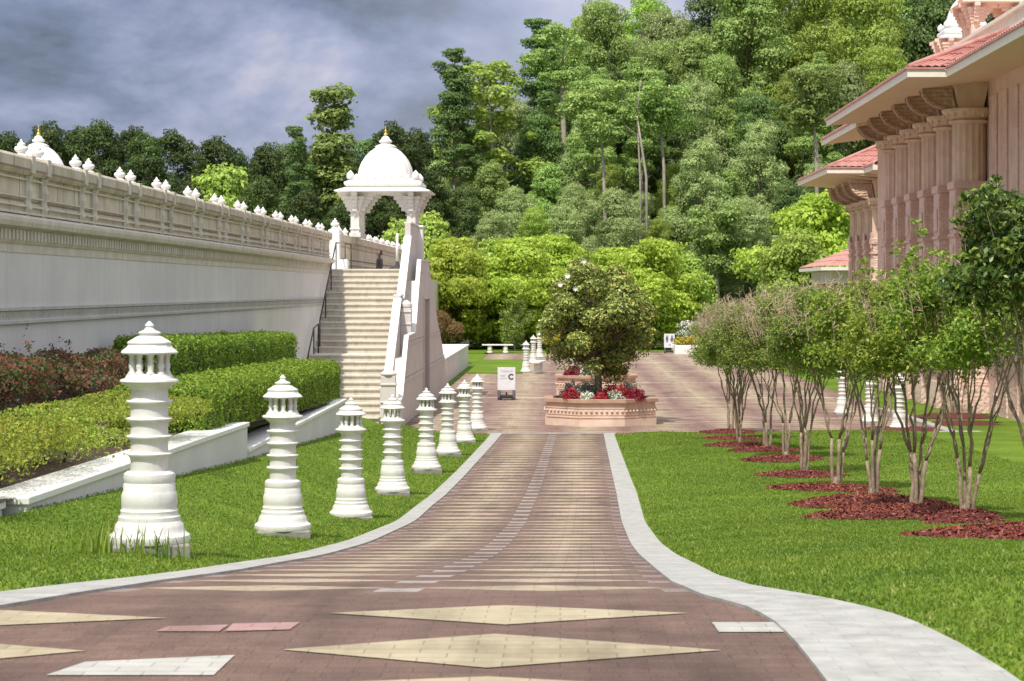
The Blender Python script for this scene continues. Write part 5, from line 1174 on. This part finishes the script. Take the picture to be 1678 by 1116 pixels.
    for i, yp in enumerate(piers):
        w = pw_; x0 = XPf; xc, yc = x0+w/2, yp+w/2; zs = zg+7.15*(ztop-zg)/10.2
        pr = MB()
        if first is None:
            pr.box(x0, x0+w, yp, yp+w, zg-0.3, zs)
            for (za, zb, d) in ((zg,zg+0.9,.12),(zg+0.9,zg+1.0,.06),(zg+2.0,zg+2.15,.07),(zg+3.2,zg+3.3,.05),(zg+4.25,zg+4.4,.08),(zg+5.5,zg+5.6,.05),(zs-0.25,zs-0.02,.06)): pr.box(x0-d, x0+w+d, yp-d, yp+w+d, za, zb)
            for zc in (zg+2.3, zg+3.45, zg+4.55, zg+5.75): 
                pr.box(x0+0.2*w, x0+0.8*w, yp-0.05, yp-0.001, zc, zc+0.72); pr.box(x0-0.05, x0-0.001, yp+0.2*w, yp+0.8*w, zc, zc+0.72)
            root = pr.build('pier', M['pink'], t, bevel=0.015)
            zc0 = ztop-1.17
            fl = MB().lathe([(w*0.50,zs-0.02),(w*0.50,zc0-0.15)], 96, (xc, yc, 0), mod=lambda a, z: 1-0.07*abs(math.sin(a*8)))
            fl.lathe([(w*.52,zc0-0.15),(w*.60,zc0-.10),(w*.62,zc0-.05),(w*.52,zc0)], 24, (xc, yc, 0)); fl.build('fluted_shaft', M['buff'], root, auto=True)
            cp = MB()
            cp.lathe([(w*.52,zc0),(w*.72,zc0+.14),(w*.80,zc0+.22),(w*.80,zc0+.32),(w*.6,zc0+.36)], 24, (xc, yc, 0))
            cp.prism_y([(xc-w*.36,zc0+.36),(xc+w*.36,zc0+.36),(xc+w*.50,zc0+1.0),(xc+w*.54,zc0+1.0),(xc+w*.54,zc0+1.16),(xc-w*.54,zc0+1.16),(xc-w*.54,zc0+1.0),(xc-w*.5,zc0+1.0)], yc-w*.42, yc+w*.42)
            for k in range(16):
                a = 2*math.pi*k/16; cp.box(xc+w*.74*math.cos(a)-.03, xc+w*.74*math.cos(a)+.03, yc+w*.74*math.sin(a)-.03, yc+w*.74*math.sin(a)+.03, zc0+.04, zc0+.22)
            cp.build('capital', M['buff'], root, bevel=0.01)
            # curved scroll bracket reaching out under the eave
            arc = [(x0-0.02, zc0+0.30)]
            for k in range(9): a = math.pi*0.5*k/8; arc.append((x0-0.05-0.92*math.sin(a), zc0+0.32+0.62*(1-math.cos(a))))
            arc += [(x0-0.97, zc0+1.12), (x0-0.02, zc0+1.12)]
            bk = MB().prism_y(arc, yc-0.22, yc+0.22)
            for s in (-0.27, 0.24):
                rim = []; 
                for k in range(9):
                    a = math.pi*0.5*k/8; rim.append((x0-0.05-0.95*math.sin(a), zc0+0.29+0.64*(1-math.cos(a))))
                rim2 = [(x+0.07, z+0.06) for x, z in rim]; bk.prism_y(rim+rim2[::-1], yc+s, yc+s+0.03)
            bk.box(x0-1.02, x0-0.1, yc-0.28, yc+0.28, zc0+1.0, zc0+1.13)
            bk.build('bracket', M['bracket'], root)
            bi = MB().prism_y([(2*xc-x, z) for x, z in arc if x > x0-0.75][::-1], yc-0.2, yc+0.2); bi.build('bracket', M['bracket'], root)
            first = root; y_first = yp
        else:
            c = copy_tree(first, t); c.location = first.location+Vector((0, yp-y_first, 0))
    return t
P1 = [68.4+2.93*i for i in range(6)]
hall('temple_hall', (13.3, 70, -3.85), 'pink sandstone temple hall at right with deep eaves, red tiles and carved columns', 10.08, 11.2, 48, 63.5, 82.8, 93.8, 6.2, 13.35, 7.7, P1, 12.3, 1.05, 6.5, 13.35, -3.85)
hall('temple_wing', (15, 100, -3.9), 'smaller pink sandstone temple wing with red tiled eave behind the main hall', 11.95, 13.6, 95.2, 98.0, 110, 112, 5.25, 15.6, 7.0, [98.2+2.5*i for i in range(4)], 14.0, 0.85, 4.95, 14.9, -3.9, balus=False)
# downlights under the eave
for p in ((10.9,72.5),(11.3,66.0)): pass
# small far pavilion
sp_ = empty('garden_pavilion', (16, 125, -3.9), 'low pavilion with pink tiled roof and white wall at the far end of the temple', 'building')
MB().box(15.2, 22, 122.5, 132, -4.2, 0.35).build('pier_wall', M['bracket'], sp_); MB().box(15.1, 22.1, 122.4, 132.1, 0.35, 1.05).build('wall', M['wall'], sp_)
rfm = MB(); tiled(rfm, (14.5,121.7,1.28), (24,121.7,1.28), (19,126.5,3.2), (21,126.5,3.2), 26); tiled(rfm, (14.5,121.7,1.28), (14.5,133,1.28), (19,126.5,3.2), (19,128,3.2), 26); rfm.build('roof', M['tile'], sp_)
MB().box(14.45, 24, 121.65, 133, 1.08, 1.27).build('fascia', M['fascia'], sp_)
# rooftop domes
chhatri((16.0, 87.5), name='rooftop_dome', hx=0.62, floor=7.7, lab='small white dome on the temple hall roof at the top right', mats=('dome','pinkplain','gold'), eave=9.95)
chhatri((15.45, 78.5), name='rooftop_pavilion', hx=0.78, floor=7.7, lab='pink columned rooftop pavilion cut off by the top edge at right', mats=('pinkplain','pinkplain','gold'), eave=10.15)

# ------------------------------------------------------------------ signs
def textmesh(s, size, loc, mat, parent, name, bold=0.0):
    cu = bpy.data.curves.new(name, 'FONT'); cu.body = s; cu.size = size; cu.align_x = 'CENTER'; cu.align_y = 'CENTER'; cu.extrude = 0.002; cu.offset = bold
    o = bpy.data.objects.new(name, cu); COL.objects.link(o); dg = bpy.context.evaluated_depsgraph_get(); me = bpy.data.meshes.new_from_object(o.evaluated_get(dg)); bpy.data.objects.remove(o)
    me.transform(Matrix.Rotation(R(90), 4, 'X')); me.transform(Matrix.Translation(loc)); return link_mesh(name, me, mat, parent)
def sign(px, ybase, label, w=0.62, h=0.80):
    Y = 3600*3.83/(ybase-475) if ybase < 640 else 76.5
    X = (px-918)/F*Y; z = RD(Y); t = empty('pavement_sign', (X, Y, z), label, 'sign', 'white pavement signs on black bases')
    b = MB(); b.prism_x([(Y-.24,z),(Y+.24,z),(Y+.22,z+.10),(Y+.08,z+.34),(Y-.08,z+.34),(Y-.22,z+.10)], X-w/2, X-w/2+0.10).prism_x([(Y-.24,z),(Y+.24,z),(Y+.22,z+.10),(Y+.08,z+.34),(Y-.08,z+.34),(Y-.22,z+.10)], X+w/2-0.10, X+w/2)
    b.box(X-w/2+.1, X+w/2-.1, Y-.17, Y+.17, z+.05, z+.17); b.lathe([(0.03,0),(0.03,.1)], 10, (X,Y,z+.17)); b.build('base', M['black'], t, bevel=0.015)
    for s in (-1, 1): MB().tube([(X+s*(w/2-.14),Y+.2,z+.06),(X+s*(w/2-.09),Y+.2,z+.06)], .06, 12).build('wheel', M['pad'], t)
    z0 = z+.33; MB().box(X-w/2, X+w/2, Y-.02, Y+.02, z0, z0+h).build('board', M['signwhite'], t, bevel=0.008)
    return t, X, Y, z0
t, X, Y, z0 = sign(830, 655, 'white pavement sign with a bold letter C, standing left of the large planter')
textmesh('C', 0.26, (X+.15, Y-.024, z0+.46), M['ink'], t, 'letter', 0.012)
pm = MB()
for (xa, xb, zc, th) in ((-.22,-.02,.52,.012),(-.2,-.03,.485,.010),(-.24,.02,.41,.014),(-.2,.22,.68,.010),(-.16,.2,.645,.008)):
    x = xa; rr = random.Random(int(zc*100))
    while x < xb: l = rr.uniform(.015,.05); pm.box(X+x, X+min(x+l,xb), Y-.024, Y-.0205, z0+zc-th, z0+zc+th); x += l+.012
pm.build('small_print', M['inkpale'], t)
t, X, Y, z0 = sign(1097, 577, 'white restroom sign with two figures, standing on the far edge of the plaza', 0.66, 0.86)
for s, sk in ((-.15, 0), (.15, 1)):
    g_ = MB(); g_.lathe([(0,-.05),(.04,-.03),(.05,0),(.04,.03),(0,.05)], 10, (X+s, Y-.03, z0+.72))
    if sk: g_.prism_y([(X+s-.05,z0+.64),(X+s+.05,z0+.64),(X+s+.11,z0+.44),(X+s-.11,z0+.44)], Y-.03, Y-.0205).box(X+s-.04, X+s-.01, Y-.03, Y-.0205, z0+.34, z0+.44).box(X+s+.01, X+s+.04, Y-.03, Y-.0205, z0+.34, z0+.44)
    else: g_.box(X+s-.08, X+s+.08, Y-.03, Y-.0205, z0+.48, z0+.65).box(X+s-.06, X+s-.01, Y-.03, Y-.0205, z0+.34, z0+.48).box(X+s+.01, X+s+.06, Y-.03, Y-.0205, z0+.34, z0+.48)
    g_.build('figure_symbol', M['inkblue'], t)
MB().prism_y([(X-.06,z0+.14),(X+.02,z0+.14),(X+.02,z0+.08),(X+.10,z0+.18),(X+.02,z0+.27),(X+.02,z0+.21),(X-.06,z0+.21)], Y-.024, Y-.0205).build('arrow', M['inkpale'], t)

# ------------------------------------------------------------------ benches, far planter, car
def bench(X, Y, rot, label):
    t = empty('bench', (0,0,0), label, 'bench', 'white stone benches on the plaza')
    MB().box(-.95,.95,-.22,.22,.44,.52).build('seat', M['dome'], t, bevel=.015)
    for s in (-1, 1): MB().lathe([(0,0),(.17,0),(.17,.06),(.12,.10),(.15,.20),(.15,.32),(.11,.38),(.15,.44),(0,.44)], 12, (s*.48,0,0)).build('leg', M['dome'], t, auto=True)
    t.location = (X, Y, RD(Y)+0.05); t.rotation_euler.z = rot; return t
p = at(816,577,135); bench(p.x, 134.3, 0, 'white stone bench on two round legs at the edge of the distant lawn')
p = at(880,612,101); bench(p.x+0.05, 101.6, R(82), 'white stone bench seen end-on beside the distant bollards')
fp_ = empty('planter', (8,137,-3.9), 'long low white planter with yellow flowers on the far side of the plaza', 'planter')
MB().box(6.95,11.2,133,137,-4,-3.35).build('body', M['dome'], fp_, bevel=.02); MB().box(7.1,11.05,133.15,136.85,-3.36,-3.30).build('soil', M['soil'], fp_)
for i in range(6): flowers(7.4+i*.66, 134.5+(i % 2), -3.3, .55, .48, M['fl_yellow'], ['yellow flower clump %s the white far planter' % s for s in ('at the left end of','second from the left in','left of the middle of','right of the middle of','second from the right in','at the right end of')][i], 1300, .09, 400+i)
pf = at(1122,560,140); shrub('flowering_shrub', pf.x+0.8, 139, -3.9, 1.6, 1.2, 2.0, M['fl_white'], 'white flowering shrub above the far yellow flowers', 3500, .12, 410)
pf = at(900,575,135); shrub('yellow_shrub', pf.x, 140, -3.9, 1.0, 1.0, 1.1, M['fl_yellow'], 'yellow flowering shrub left of the magnolia crown base', 2500, .10, 411)
def car():
    c = at(862, 552, 152); X, Y, z = c.x, 156.0, hill(c.x, 156)+0.05
    X = (864-918)/F*Y
    t = empty('parked_car', (X, Y, z), 'dark blue parked car glimpsed under the trees behind the distant bollards', 'car'); blue = plain('dark_blue_paint', (0.02, 0.035, 0.08), 0.25)
    b = MB().prism_x([(Y-2.1,z+.3),(Y+2.1,z+.3),(Y+2.15,z+.8),(Y+1.4,z+.95),(Y+.7,z+1.42),(Y-1.2,z+1.45),(Y-1.9,z+1.0),(Y-2.15,z+.9)], X-.88, X+.88); b.build('body', blue, t, bevel=.08)
    MB().box(X-.68, X+.68, Y-1.78, Y-1.55, z+1.02, z+1.34).build('rear_window', M['black'], t, bevel=.02)
    for s in (-1, 1):
        MB().box(X+s*.72-.1, X+s*.72+.1, Y-2.2, Y-2.1, z+.72, z+.88).build('tail_light', plain('red_lens', (.4,.02,.02), .3), t)
        for yy in (-1.35, 1.35): MB().tube([(X+s*.70,Y+yy,z+.33),(X+s*.92,Y+yy,z+.33)], .33, 18).build('wheel', M['black'], t)
car()
# young trees and mulch on the lawn near the hall
for i, (px, yb, Y) in enumerate([(1630,672,70.5),(1560,668,72)]):
    o = copy_tree(my[1]); X = (px-918)/F*Y; X = min(X, 14.2 if i == 0 else 12.0); X = 11.5+0.2*i if X > 12.2 else X
    o.location = (X-0.2, 62+4*i, RD(64)); o.rotation_euler.z = i+2; o.scale = (.9,)*3; tag(o, ['young tree on the lawn right in front of the temple wall','young tree on the lawn beside the first temple column'][i], 'tree')
    tag(MB().lathe([(0,.10),(.8,.06),(1.2,-.02)], 28, (X-0.2, 62+4*i, RD(64))).build('mulch_ring', M['mulch']), ['red mulch ring on the lawn close to the temple wall','red mulch ring beside the first temple column'][i], 'mulch')
# unused prototypes must not remain
for k, (o, u) in protos.items():
    if not u:
        for ch in list(o.children): bpy.data.objects.remove(ch)
        bpy.data.objects.remove(o)
for o in my:
    if o.name not in used:
        for ch in list(o.children): bpy.data.objects.remove(ch)
        bpy.data.objects.remove(o)
